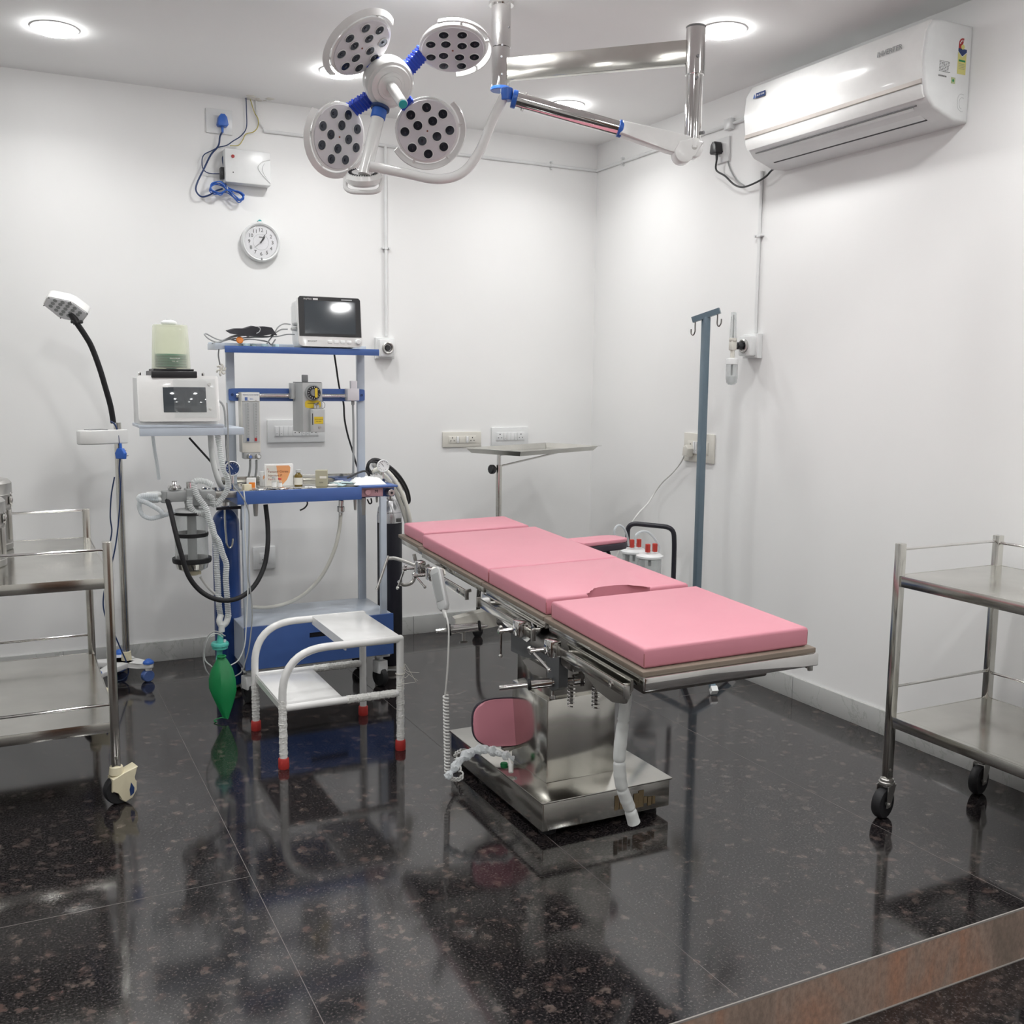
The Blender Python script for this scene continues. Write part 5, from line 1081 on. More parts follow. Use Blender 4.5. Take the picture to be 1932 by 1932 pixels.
MB().box((-.004, 0, .0003), (.042, .032, .0006), 0, Tw).build('yellow_sticker', 'yellow_label', k)
MB().text('ISOFLURANE', .0065, Tw @ Matrix.Translation((-.004, .004, .0007)), .0001).text('USE ONLY', .0055, Tw @ Matrix.Translation((-.004, -.006, .0007)), .0001).build('sticker_print', 'ink', k)
MB().box((-.032, .005, .0005), (.004, .052, .001), .0004, Tw).build('sight_glass', 'ink', k)
MB().cyl(Tw @ V((0, -.033, 0)), Tw @ V((0, -.033, .003)), .006, n=14).build('drain_screw', 'dull_steel', k)
# right hand block
rx0, rx1 = at(655, 760, y=YB-.06).x, at(677, 760, y=YB-.06).x; rz1, rz0 = at(665, 733, y=YB-.06).z, at(665, 756, y=YB-.06).z
k = MB().span((rx0, YB-.07, rz0), (rx1, YB-.02, rz1), .003).span((rx0+.020, YB-.06, rz1), (rx1-.006, YB-.035, rz1+.036), .002).build('pressure_block', 'lilac_white', t)
px_ = (rx0+rx1)/2+.004
MB().cyl((px_, YB-.045, rz0), (px_, YB-.045, rz0-.02), .008, n=14, bev=.002).tube([(px_, YB-.045, rz0-.015), (px_+.002, YB-.045, rz0-.15), (px_, YB-.04, zM+.012)], .0052, 10).cyl((px_, YB-.04, zM+.03), (px_, YB-.04, zM), .011, n=14).build('down_pipe', 'cable_grey', k)
# castors
for x in (xl-.0, xr_-.01):
    for y in (YF+.03, YB-.03):
        k = MB().span((x-.03, y-.03, .142), (x+.035, y+.03, .152), .002).cyl((x, y, .142), (x, y, .125), .012, n=14).build('castor_plate', 'white_plastic', t)
        MB().prism([(-.022, .018), (.022, .018), (.026, .04), (.024, .075), (-.024, .075), (-.026, .04)], -.026, .026, frame((x-.004, y-.006, .048), (.3, -.95, 0), (0, 0, 1)), .005).build('castor_hood', 'white_plastic', k)
        MB().lathe([(.02, -.014), (.042, -.014), (.046, -.008), (.046, .008), (.042, .014), (.02, .014)], axis_frame((x-.004, y-.006, .046), (.95, .3, 0)), 26, close=True).cyl((x-.015, y-.009, .046), (x+.008, y-.003, .046), .021, n=18).build('castor_wheel', 'black_rubber', k)
# swivel tray arm for the ventilator
vy = 4.36
va, vb = at(256, 800, y=vy), at(414, 793, y=vy)
k = MB().span((va.x, vy-.10, va.z-.012), (vb.x, vy+.12, va.z), .002).span((va.x+.003, vy-.098, va.z-.045), (vb.x-.003, vy-.09, va.z-.01), .002).span((vb.x-.008, vy-.09, va.z-.045), (vb.x, vy+.12, va.z-.005), .001).span((vb.x-.02, vy+.02, va.z-.05), (xl+.01, YB-.01, va.z-.02), .003).build('ventilator_bracket', 'pale_blue_enamel', t)
MB().tube([V((vb.x-.03, vy+.05, va.z-.04)), V((vb.x-.022, vy+.05, va.z-.16)), V((vb.x+.01, vy+.06, va.z-.27)), V((xl-.01, YB-.02, va.z-.3))], .012, 14).build('bracket_tube', 'milky_hose', t)
# pressure gauges
def gauge(c, r, face, parent, d=(-.15, -1, .05), nm='pressure_gauge'):
    T = axis_frame(c, d); g = MB().lathe([(0, -.016), (r*.9, -.016), (r, -.01), (r, .005), (r*.93, .008), (r*.84, .0035), (r*.84, .002), (0, .002)], T, 30).build(nm, 'white_plastic', parent)
    MB().lathe([(0, .0022), (r*.86, .0022), (r*.86, .003), (0, .003)], T, 28).build('gauge_face', face, g)
    k = MB()
    for j in range(11): k.box((r*.7, 0, .0034), (r*.16, .0012, .0004), 0, T @ Matrix.Rotation(.3+j*.5, 4, 'Z'))
    k.box((r*.22, 0, .0038), (r*.7, .0016, .0005), 0, T @ Matrix.Rotation(2.2, 4, 'Z')); k.build('gauge_marks', 'white_paper' if face == 'navy_ink' else 'ink', g)
    MB().cyl(V(c)+V((0, .005, -r)), V(c)+V((0, .005, -r-.03)), .007, n=12).build('gauge_stem', 'chrome', g)
    return g
gauge(at(431, 878, y=4.55), .024, 'navy_ink', t); gauge(at(438.5, 884, y=4.24), .031, 'navy_ink', t)
gauge(at(710, 876, y=4.52), .022, 'white_paper', t); gauge(at(723, 879, y=4.38), .028, 'white_paper', t)
MB().tube([at(437, 900, y=4.32), at(439, 925, y=4.44), at(441, 945, y=4.42)], .008, 10, 2).build('gauge_pipe', 'chrome', t)
MB().tube([at(723, 895, y=4.44), at(724, 905, y=4.46), at(722, 925, y=4.48)], .008, 10, 2).build('gauge_pipe', 'chrome', t)
for a, b, r in ((385, 925, .012), (393, 927, .010), (405, 925, .011), (414, 930, .013), (424, 932, .012), (743, 905, .010), (750, 912, .012), (757, 920, .012)):
    p = at(a, b, y=4.55); MB().cyl(p+V((0, 0, .014)), p-V((0, 0, .018)), r, r*.8, 12, .002).build('yoke_screw', 'chrome', t)
MB().span(at(378, 950, y=4.52), at(452, 936, y=4.60), .004).build('yoke_block', 'dull_steel', t)
p = at(745, 915, y=4.55); MB().span((p.x-.03, 4.53, p.z-.03), (p.x+.04, 4.58, p.z+.01), .005).build('yoke_block', 'dull_steel', t)
# black L bracket and steel hook on the left side
MB().tube(fillet([at(408, 960, y=4.40), at(457, 957, y=4.40), at(457, 1000, y=4.40)], .012), 1, 4, raw=True, square=(.012, .012)).build('side_bracket', 'black_paint', t)
MB().tube([at(a, b, y=4.39) for a, b in ((424, 962), (425, 995), (427, 1015), (428, 1027), (432, 1033), (437, 1031), (439, 1022), (439, 1016))], .004, 10).build('bag_hook', 'stainless_steel', t)
MB().cyl(at(644, 944, y=YF+.05), at(643, 957, y=YF+.05), .012, n=14, bev=.002).cyl(at(643, 955, y=YF+.05), at(643, 966, y=YF+.05), .017, n=14, bev=.003).cyl(at(643, 965, y=YF+.05), at(643, 972, y=YF+.05), .010, n=14).build('hose_coupling', 'chrome', t)
MB().tube([at(a, b, y=YF+.06+c) for a, b, c in ((643, 970, 0), (640, 1000, 0), (630, 1040, .02), (608, 1085, .06), (578, 1118, .1), (545, 1137, .14), (505, 1146, .17), (470, 1145, .2))], .0085, 12, 8).build('supply_hose', 'cream_hose', t)
MB().tube([at(a, b, y=YF+.03) for a, b in ((577, 940), (580, 950), (575, 958), (566, 963))], .0035, 8).build('small_hose', 'cable_black', t)
# ---------------- ventilator
vbx = (at(253, 760, y=vy).x+at(408, 760, y=vy).x)/2; ww = at(406, 760, y=vy).x-at(256, 760, y=vy).x
t = thing('ventilator', 'white ventilator box with a dark touch screen and a green bellows jar on top', 'ventilator', (vbx, vy, va.z))
zV1 = at(330, 713, y=vy).z; zV0 = va.z+.0005; til = .10
TVv = frame((vbx, vy-.085, (zV0+zV1)/2+.01), (1, -.04, 0), (0, .20, 1)); hh = (zV1-zV0)/2
MB().prism([(0, 0), (.2, 0), (.2, zV1-zV0), (.035, zV1-zV0)], -ww/2+.004, ww/2-.004, Matrix(((0, 0, 1, vbx), (1, 0, 0, vy-.088), (0, 1, 0, zV0), (0, 0, 0, 1))), .003).build('housing', 'white_plastic', t)
MB().prism(sell(ww/2, hh+.0, 24), .0, .006, TVv, .001).build('front_panel', 'white_enamel', t)
s_ = MB().box((.022, -.005, .0068), (ww*.53, hh*1.1, .002), .001, TVv).build('touch_screen', 'screen_glass', t)
for a, b, r in ((.115, .058, .007), (.115, -.042, .005)): MB().cyl(TVv @ V((a*ww/.30, b, .006)), TVv @ V((a*ww/.30, b, .010)), r, n=16).build('panel_screw', 'dull_steel', t)
k = MB(); random.seed(21); G = 12
vs = []; fs = []
for i in range(25):
    for j in range(17):
        a = -.02+i/24*(ww*.52); b = -hh*.85+j/16*hh*1.7; vs.append(TVv @ V((a, b, .0105+random.uniform(0, .0022)*(0 if i in (0, 24) or j in (0, 16) else 1))))
for i in range(24):
    for j in range(16): fs.append((i*17+j, i*17+j+1, (i+1)*17+j+1, (i+1)*17+j))
k.add(vs, fs); f_ = k.build('protective_film', 'clear_plastic', t, 5)
for px in (263, 383):
    p = at(px, 704, y=vy+.0); MB().cyl((p.x, vy, zV1-.005), (p.x, vy, zV1+.022), .006, n=12, bev=.003).build('steel_peg', 'chrome', t)
bx = at(323, 690, y=vy).x
MB().prism([(bx-.088, vy-.08), (bx+.088, vy-.08), (bx+.088, vy+.09), (bx-.088, vy+.09)], zV1, zV1+.028, bev=.004).prism([(bx-.078, vy-.07), (bx+.078, vy-.07), (bx+.078, vy+.08), (bx-.078, vy+.08)], zV1+.028, zV1+.036, bev=.003).build('bellows_base', 'black_plastic', t)
zj = zV1+.036; Tj = Matrix.Translation((bx, vy, zj)); hj = at(318, 613, y=vy).z-zj
MB().lathe([(.074, 0), (.076, .002), (.0725, hj*.5), (.069, hj-.006), (.065, hj), (0, hj+.001), (0, hj-.002), (.064, hj-.003), (.0665, hj-.008), (.070, hj*.5), (.072, 0)], Tj, 40).build('jar', 'smoked_jar', t)
pr = [(.0, .002)]
for j in range(5): pr += [(.062, .006+.0105*j), (.0665, .011+.0105*j)]
pr += [(.062, .060), (.0, .062)]
b_ = MB().lathe(pr, Tj, 36).build('bellows', 'green_bellows_clear', t)
MB().cyl((bx, vy, zj), (bx, vy, zj+.055), .02, n=20).build('bellows_core', 'teal_cap', t)
Tt = frame((bx+.005, vy-.0735, zj+.036), (1, 0, 0), (0, 0, 1)); MB().text('MAXIMUM', .0085, Tt @ Matrix.Translation((0, .005, 0)), .0002).text('Vol. ml', .0085, Tt @ Matrix.Translation((0, -.006, 0)), .0002).build('jar_lettering', 'white_paper', t)
MB().lathe([(0, 0), (.026, 0), (.031, .004), (.031, .010), (.02, .017), (.010, .018), (.010, .022), (0, .023)], Tj @ Matrix.Translation((-.004, 0, hj+.001)), 28).build('jar_cap', 'white_plastic', t)
MB().tube([at(a, b, y=vy+.06) for a, b in ((404, 756), (414, 757), (422, 768), (425, 790), (427, 840), (429, 870))], .0045, 8).build('sensor_tube', 'cable_grey', t)
MB().tube([at(a, b, y=vy+.12) for a, b in ((357, 826), (375, 846), (395, 868), (412, 888))], .0045, 8).build('power_lead', 'cable_black', t)
MB().tube([at(a, b, y=vy+.14) for a, b in ((288, 820), (292, 850), (297, 880), (300, 905))], .007, 8).build('clear_tube', 'milky_film', t)
# ---------------- CO2 absorber
ay = 4.33
ac = at(362, 1050, y=ay); R = .072
t = thing('absorber_canister', 'clear carbon dioxide absorber canister with black bands and grey head left of the trolley', 'absorber', (ac.x, ay, at(370, 1085, y=ay).z))
z_b, z_m, z_t = at(360, 1056, y=ay).z, at(360, 1008, y=ay).z, at(360, 967, y=ay).z
cx_ = at(361, 1010, y=ay).x; T = Matrix.Translation((cx_, ay, 0))
MB().lathe([(R*.93, z_b), (R*.93, z_t), (R*.9, z_t), (R*.9, z_b)], T, 40, close=True).build('canister_wall', 'clear_plastic', t)
for z, e, r_ in ((z_b, .010, 1.1), (z_m, .008, .96), (z_t, .006, 1.0)):
    MB().lathe([(R*.84, z-e), (R*r_*.97, z-e), (R*r_, z-e*.3), (R*r_, z+e), (R*.84, z+e)], T, 40, close=True).build('black_band', 'black_rubber', t)
MB().cyl((cx_, ay, z_b), (cx_, ay, z_t), .016, n=20).cyl((cx_+.004, ay, z_b), (cx_+.004, ay, z_t), .018, n=20).build('centre_tube', 'cable_grey', t)
MB().lathe([(0, z_b-.045), (R*.6, z_b-.045), (R*.85, z_b-.035), (R*.95, z_b-.008), (0, z_b-.008)], T, 40).build('bottom_bowl', 'stainless_steel', t)
MB().cyl((cx_+.005, ay, z_b-.045), (cx_+.005, ay, z_b-.066), .024, .018, 16, .002).box((cx_+.012, ay, z_b-.055), (.045, .02, .018), .003).build('drain_cock', 'cream_plastic', t)
MB().lathe([(0, z_t+.006), (R*.98, z_t+.006), (R*.85, z_t+.014), (0, z_t+.016)], T, 40).build('top_plate', 'pale_grey_plastic', t)
# head block
h0, h1 = at(308, 943, y=ay), at(400, 925, y=ay); zh = at(350, 935, y=ay).z
MB().span((h0.x+.01, ay-.03, zh-.022), (cx_+.02, ay+.03, zh+.022), .006).span((cx_-.02, ay-.045, zh-.04), (cx_+.035, ay+.035, zh+.03), .006).span((cx_+.02, ay-.03, zh-.045), (cx_+.10, ay+.03, zh+.02), .006).cyl((h0.x+.012, ay, zh-.026), (h0.x+.012, ay, zh+.024), .022, n=20, bev=.003).span((cx_-.02, ay-.02, z_t), (cx_+.03, ay+.02, zh-.02), .003).build('head_block', 'cable_grey', t)
p = at(329, 918, y=ay); MB().lathe([(0, -.012), (.026, -.012), (.028, -.004), (.022, .006), (.012, .01), (.008, .018), (.012, .024), (0, .026)], Matrix.Translation(p), 24).build('relief_valve', 'chrome', t)
p = at(357, 917, y=ay); MB().cyl(p+V((0, 0, -.02)), p+V((0, 0, .018)), .013, n=18, bev=.002).build('top_port', 'chrome', t)
MB().span((cx_+.09, ay-.015, zh-.015), (xl+.01, ay+.015, zh+.012), .003).build('support_arm', 'dull_steel', t)
for dz in (.011, -.012):
    p = at(306, 937, y=ay)+V((0, 0, dz)); MB().cyl(p+V((.0, 0, 0)), p+V((-.018, 0, 0)), .010, n=14, bev=.002).cyl(p+V((-.016, 0, 0)), p+V((-.062, -.004, 0)), .0125, .0115, 14).build('port_sleeve', 'milky_hose', t)
# ---------------- hoses
def corr(px, y_, r, lab_, nm='breathing_hose', m_='frosted_plastic', sub=10, rib=.0016, wl=.0078, dy=None):
    P_ = smooth_pts([at(a, b, y=y_+(dy(i) if dy else 0)) for i, (a, b) in enumerate(px)], sub)
    L = sum((P_[i+1]-P_[i]).length for i in range(len(P_)-1)); n_ = max(8, int(L/(wl/3)))
    # resample
    acc = [0]
    for i in range(len(P_)-1): acc.append(acc[-1]+(P_[i+1]-P_[i]).length)
    Q = []; j = 0
    for k in range(n_+1):
        s = L*k/n_
        while j < len(acc)-2 and acc[j+1] < s: j += 1
        f = (s-acc[j])/max(1e-9, acc[j+1]-acc[j]); Q.append(P_[j].lerp(P_[j+1], min(1, f)))
    return MB().tube(Q, lambda s: r+rib*math.cos(2*PI*s*L/wl), 14, 1, raw=True)
t = thing('breathing_circuit', 'white corrugated breathing hoses looping down to a Y-piece above the green bag', 'breathing hose', at(420, 1195, y=4.26))
corr([(400, 915), (385, 908), (368, 908), (366, 918), (374, 938), (388, 958), (396, 985), (404, 1008), (413, 1022), (420, 1045), (427, 1065), (426, 1090), (428, 1120), (430, 1150), (431, 1162)], 4.25, .0115, '').build('corrugated_hose', 'frosted_plastic', t, 60)
corr([(358, 938), (359, 955), (370, 967), (388, 972), (400, 990), (407, 1030), (409, 1070), (411, 1100), (413, 1140), (416, 1162)], 4.27, .0115, '').build('corrugated_hose', 'frosted_plastic', t, 60)
corr([(390, 935), (400, 940), (402, 952), (415, 945), (428, 925), (430, 905), (422, 885), (417, 862), (414, 840), (410, 818)], 4.30, .0115, '').build('corrugated_hose', 'frosted_plastic', t, 60)
corr([(300, 943), (275, 940), (263, 950), (268, 970), (285, 978), (310, 972), (330, 965)], 4.30, .009, '', rib=.0008).build('loose_hose', 'milky_film', t, 60)
corr([(298, 936), (270, 935), (262, 942), (280, 950), (300, 962), (308, 970)], 4.28, .010, '', rib=.0008).build('loose_hose', 'milky_film', t, 60)
j0, j1, j2 = at(417, 1160, y=4.26), at(431, 1160, y=4.26), at(418.5, 1182, y=4.24)
MB().tube([j0, at(414, 1172, y=4.25), j2], .013, 14, 4).tube([j1, at(427, 1174, y=4.25), j2], .013, 14, 4).cyl(j2+V((0, 0, .01)), at(418, 1192, y=4.24), .013, n=16, bev=.001).build('y_piece', 'milky_hose', t)
MB().cyl(at(418, 1190, y=4.24), at(418, 1202, y=4.24), .005, n=12).build('connector', 'milky_hose', t)
F = at(415, 1217, y=4.23)
MB().cyl(F+V((0, 0, .012)), F+V((.004, 0, .045)), .014, .012, 16, .001).lathe([(0, .012), (.034, .012), (.037, .006), (.036, -.002), (0, -.002)], Matrix.Translation(F), 30).build('filter_top', 'teal_plastic', t)
MB().lathe([(0, -.002), (.033, -.002), (.032, -.014), (.02, -.02), (0, -.02)], Matrix.Translation(F), 30).cyl(F+V((-.002, 0, -.018)), F+V((-.004, 0, -.05)), .012, n=14).tube([F+V((-.004, 0, -.045)), F+V((-.008, -.004, -.062)), F+V((-.008, -.02, -.066))], .012, 12, 3).build('filter_bottom', 'teal_plastic', t)
MB().cyl(F+V((.018, -.004, .012)), F+V((.020, -.004, .022)), .006, n=10).cyl(F+V((-.008, -.018, -.066)), F+V((-.008, -.032, -.066)), .007, n=10).build('luer_caps', 'white_plastic', t)
# thin sampling lines
MB().tube([at(a, b, y=4.22) for a, b in ((420, 1202), (408, 1195), (394, 1202), (386, 1222), (387, 1245), (400, 1258))], .0028, 8).tube([at(a, b, y=4.20) for a, b in ((434, 1256), (450, 1245), (461, 1220), (464, 1190), (466, 1150), (468, 1100), (465, 1050), (462, 1000), (462, 950), (460, 925))], .0028, 8).build('sampling_line', 'milky_hose', t)
MB().tube([at(a, b, y=4.21) for a, b in ((425, 1200), (405, 1191), (390, 1205), (384, 1235), (387, 1260), (396, 1275))], .0028, 8).tube([at(a, b, y=4.19) for a, b in ((440, 1278), (455, 1268), (462, 1250), (470, 1220), (476, 1160), (472, 1110), (468, 1080), (470, 1000), (468, 960), (452, 930), (440, 915), (432, 880), (430, 800), (428, 760))], .0028, 8).build('sampling_line', 'cable_grey', t)
# green bag
G0 = at(418, 1240, y=4.19); G1 = at(427, 1355, y=4.12)
t = thing('breathing_bag', 'crumpled green rubber breathing bag hanging above the floor below the blue cylinder', 'breathing bag', G1)
k = MB(); n_ = 20; rows = []; prf = [(0, .016), (.06, .026), (.2, .046), (.36, .056), (.52, .057), (.66, .046), (.82, .030), (.93, .018), (1, .011)]
vs = []
for j, (s, r) in enumerate(prf):
    for i in range(n_):
        a = 2*PI*i/n_; c = G0.lerp(G1, s)+V((-.005*math.sin(s*PI), 0, 0))
        fold = 1-.32*abs(math.sin(a*1.5+.6))*(.4+s)+.05*math.sin(a*7+s*9)
        vs.append(c+RT*r*math.cos(a)*(1 if abs(math.sin(a)) < .3 else .97)+V((-.35, -.94, 0))*r*.48*math.sin(a)*fold+V((0, 0, .004*math.sin(a*3+j))))
m_ = len(prf)
k.add(vs, [(j*n_+i, j*n_+(i+1) % n_, (j+1)*n_+(i+1) % n_, (j+1)*n_+i) for j in range(m_-1) for i in range(n_)]+[tuple(range(n_))[::-1], tuple((m_-1)*n_+i for i in range(n_))])
k.build('bag', 'green_rubber', t, 22)
p = at(408, 1357, y=4.14); MB().tube([G1, at(418, 1354, y=4.13), p, at(404, 1360, y=4.14), at(409, 1362, y=4.14)], .0025, 8).build('bag_loop', 'green_ink', t)
MB().torus(axis_frame(G0+V((0, 0, .004)), (0, 0, 1)), .016, .004).build('bag_neck', 'green_rubber', t)
# black ribbed hose
t = thing('black_hose', 'thick black rubber hose looping from the absorber under the trolley shelf', 'hose', at(420, 1130, y=4.27))
MB().tube([at(a, b, y=c) for a, b, c in ((316, 944, 4.31), (322, 965, 4.25), (330, 1000, 4.22), (342, 1045, 4.2), (355, 1085, 4.2), (375, 1112, 4.2), (400, 1128, 4.19), (428, 1133, 4.19), (455, 1126, 4.2), (480, 1105, 4.24), (498, 1070, 4.28), (505, 1030, 4.3), (505, 990, 4.33), (501, 952, 4.35))], .010, 14, 8).build('hose', 'black_rubber', t)
MB().tube([at(a, b, y=4.36) for a, b in ((378, 1088), (390, 1105), (403, 1118), (420, 1130))], .006, 8).build('white_tube', 'cable_white', t)
# cream hoses and black cable hank over the right corner
t = thing('hose_bundle', 'two cream hoses and a hank of black cable draped over the right trolley corner', 'hose', at(745, 930, y=4.42))
MB().tube([at(a, b, y=c) for a, b, c in ((700, 893, 4.5), (712, 888, 4.48), (727, 900, 4.44), (742, 920, 4.42), (755, 948, 4.42), (764, 975, 4.42), (770, 1000, 4.44))], .0105, 12, 8).build('cream_hose', 'cream_hose', t)
MB().tube([at(a, b, y=c) for a, b, c in ((706, 888, 4.46), (718, 884, 4.44), (733, 892, 4.41), (748, 912, 4.40), (762, 940, 4.40), (771, 970, 4.40), (776, 1000, 4.42))], .0105, 12, 8).build('cream_hose', 'cream_hose', t)
random.seed(4)
for j in range(5):
    o = V((random.uniform(-.01, .01), random.uniform(-.02, .02), random.uniform(-.008, .008)))
    MB().tube([at(a+j*1.2, b-j*1.5, y=4.48)+o for a, b in ((697, 898), (691, 885), (696, 873), (708, 871), (725, 880), (742, 893), (756, 910), (766, 930), (769, 948), (764, 953), (755, 940))], .0042, 8).build('black_cable', 'cable_black', t)
MB().tube([at(a, b, y=4.46) for a, b in ((697, 893), (688, 889), (676, 892), (664, 898), (655, 902))], .0045, 8).build('black_cable', 'cable_black', t)
t = thing('monitor_cable', 'long black cable hanging from the patient monitor behind the trolley', 'cable', at(670, 850, y=4.72))
MB().tube([at(a, b, y=4.72) for a, b in ((630, 664), (634, 690), (640, 730), (648, 760), (650, 790), (656, 820), (665, 850), (672, 875), (678, 890))], .0045, 8).build('cord', 'cable_black', t)
# ---------------- patient monitor
my = YB-.152; ma, mb_ = at(562, 560, y=my), at(680, 652, y=my)
cxm = (at(562, 605, y=my).x+at(680, 605, y=my).x)/2; wm = at(680, 605, y=my).x-at(560, 605, y=my).x; z1m = at(620, 560, y=my).z; z0m = zT+.0045
t = thing('patient_monitor', 'white patient monitor with a blank dark screen on the trolley top shelf', 'monitor', (cxm, my+.05, z0m))
TM = frame((cxm, my+.006, (z0m+z1m)/2), (1, 0, 0), (0, .10, 1)); hm = (z1m-z0m)/2
MB().prism(sell(wm/2-.006, hm-.003, 12), -.12, .0, TM, .01).build('rear_housing', 'white_plastic', t)
MB().prism(sell(wm/2, hm, 16), .0, .016, TM, .004).build('front_bezel', 'white_enamel', t)
MB().prism([(-wm/2+.004, -hm+.045), (wm/2-.004, -hm+.045), (wm/2-.004, hm-.012), (wm/2-.012, hm-.003), (-wm/2+.012, hm-.003), (-wm/2+.004, hm-.012)], .016, .0175, TM).build('black_surround', 'black_plastic', t)
MB().box((0, .018, .0178), (wm*.80, hm*1.30, .0012), 0, TM).build('screen', 'screen_glass', t)
MB().text('AnyView', .0105, TM @ Matrix.Translation((-wm*.34, hm-.014, .0178)), .0002).box((-wm*.22, hm-.014, .0178), (.022, .008, .0006), .0, TM).build('brand_text', 'white_paper', t)
MB().box((wm*.27, hm-.013, .0178), (.05, .005, .0008), .0, TM).build('alarm_bar', 'pale_grey_plastic', t)
MB().text('BIOLIGHT', .0095, TM @ Matrix.Translation((-wm*.29, -hm+.023, .0162)), .0003).build('maker_text', 'grey_ink', t)
for j in range(4): MB().prism(sell(.0105, .0075, 5, 16), .016, .019, TM @ Matrix.Translation((-.005+.030*j, -hm+.022, 0)), .001).build('button', 'white_plastic', t)
MB().lathe([(0, .03), (.009, .03), (.012, .026), (.013, .016), (0, .016)], TM @ Matrix.Translation((wm*.425, -hm+.024, 0)), 22).build('rotary_knob', 'white_plastic', t)
for px, py in ((553, 612), (550, 621)):
    p = TM @ V((-wm/2, (0 if py < 620 else -.02)+.0-.03, -.05)); p = at(px+6, py, y=my+.04)
    MB().cyl(p+V((.02, 0, 0)), p+V((-.018, -.01, 0)), .011, .007, 14, .001).build('cable_plug', 'pale_grey_plastic', t)
# cables, cuff and clip on the top shelf
t = thing('monitor_leads', 'tangle of grey monitoring leads with a hanging finger sensor on the top shelf', 'cables', at(470, 640, y=YB-.08))
yc = YB-.10
for L in ([(548, 612), (535, 611), (524, 618), (516, 632), (508, 642), (500, 655), (497, 662)], [(543, 621), (530, 622), (515, 631), (505, 636), (480, 636), (455, 638), (435, 640), (415, 645), (400, 648)],
          [(555, 631), (540, 631), (520, 635), (490, 634), (462, 633), (440, 636), (420, 642), (405, 638), (390, 630), (386, 631), (395, 640), (412, 646), (430, 640)],
          [(520, 640), (512, 650), (505, 645), (490, 642), (470, 640), (450, 643), (436, 641)], [(417, 645), (414, 655), (412, 670), (415, 688)], [(418, 643), (440, 634), (460, 632), (470, 636)]):
    MB().tube([at(a, b, y=yc+random.uniform(-.03, .03)) for a, b in L], .003, 8).build('lead', 'cable_grey', t)
p = at(417, 698, y=yc)
k = MB()
for j in range(6):
    a = j*1.05; k.tube([p, p+V((math.cos(a)*.014, -.008, math.sin(a)*.018)), p+V((math.cos(a+.4)*.02, .0, math.sin(a+.4)*.024))], .0045, 8, 4)
k.build('finger_sensor', 'ivory_plastic', t)
t = thing('pressure_cuff', 'folded black blood pressure cuff lying on the leads on the top shelf', 'pressure cuff', at(475, 632, y=YB-.06))
k = MB(); up = [(430, 624), (445, 620), (462, 620), (478, 615), (486, 617), (500, 616), (513, 618), (520, 628), (523, 632)]; lo = [(430, 625), (438, 630), (450, 632), (465, 634), (478, 634), (490, 634), (505, 632), (515, 631), (522, 633)]
vs = [at(a, b, y=yc-.03) for a, b in up]+[at(a, b, y=yc-.04) for a, b in lo]; vs += [v_+V((.01, .10, .006)) for v_ in vs]; n_ = 9
fs = [(i, i+1, n_+i+1, n_+i) for i in range(n_-1)]+[(2*n_+i, 3*n_+i, 3*n_+i+1, 2*n_+i+1) for i in range(n_-1)]+[(i, 2*n_+i, 2*n_+i+1, i+1) for i in range(n_-1)]+[(n_+i, n_+i+1, 3*n_+i+1, 3*n_+i) for i in range(n_-1)]+[(0, n_, 3*n_, 2*n_), (n_-1, 3*n_-1, 4*n_-1, 2*n_-1)]
k.add(vs, fs); k.build('cuff', 'black_fabric', t, 30)
MB().tube([at(a, b, y=yc-.05) for a, b in ((486, 616), (491, 620), (489, 626), (484, 629))], .002, 6).build('cuff_tube', 'pale_grey_plastic', t)
p = at(452, 642, y=yc-.02); MB().lathe([(0, 0), (.015, 0), (.016, .004), (.014, .010), (0, .011)], axis_frame(p, (0, -1, .2)), 18).build('x', 'orange_plastic') if 0 else None
o = MB().lathe([(0, 0), (.015, 0), (.016, .004), (.014, .010), (.006, .011), (0, .009)], axis_frame(p, (0, -1, .2)), 18); single(o, 'orange_bulb', 'orange_plastic', 'small round orange rubber piece under the black cuff on the top shelf', 'rubber bulb')
k = MB(); random.seed(8)
for j in range(7): q = V((random.uniform(.93, 1.10), yc+random.uniform(-.03, .05), zT+.008)); k.box(q, (.03, .02, .012), .003, Matrix.Translation(q) @ Matrix.Rotation(random.uniform(0, 3), 4, 'Z') @ Matrix.Translation(-q))
single(k, 'electrode_packets', 'pale_blue_wrap', 'crumpled pale blue electrode packets on the left of the top shelf', 'packets')
# ---------------- things on the middle shelf
zS = zM+.0005
def card(px, py, w, d, h, yaw, y_, mtl, name, label, cat='medicine box'):
    c = at(px, py, y=y_); t_ = thing(name, label, cat, (c.x, y_, zS)); T = Matrix.Translation((c.x, y_, zS+h/2)) @ Matrix.Rotation(yaw, 4, 'Z')
    MB().box((0, 0, 0), (w, d, h), .001, T).build('carton', mtl, t_); return t_, T
bh = .098
t1, T = card(526, 905, .125, .03, bh, -.12, 4.50, 'white_paper', 'medicine_box', 'large white and orange medicine box standing upright on the middle shelf')
Tb = T @ frame((0, -.0153, 0), (1, 0, 0), (0, 0, 1))
MB().prism([(-.055, -bh/2+.004), (.012, -bh/2+.004), (.035, -.02), (.048, .012), (.05, .034), (.044, .043), (-.055, .043)], 0, .0006, Tb).build('orange_panel', 'orange_card', t1)
MB().prism([(-.055, -bh/2+.004), (.002, -bh/2+.004), (-.006, 0), (-.012, .043), (-.055, .043)], .0006, .0009, Tb).build('pale_panel', 'ivory_plastic', t1)
MB().text('Fentanyl Citrate', .0135, Tb @ Matrix.Translation((-.048, .016, .001)), .0003, 'LEFT').text('Injection IP', .0135, Tb @ Matrix.Translation((-.048, -.001, .001)), .0003, 'LEFT').build('box_title', 'brown_ink', t1)
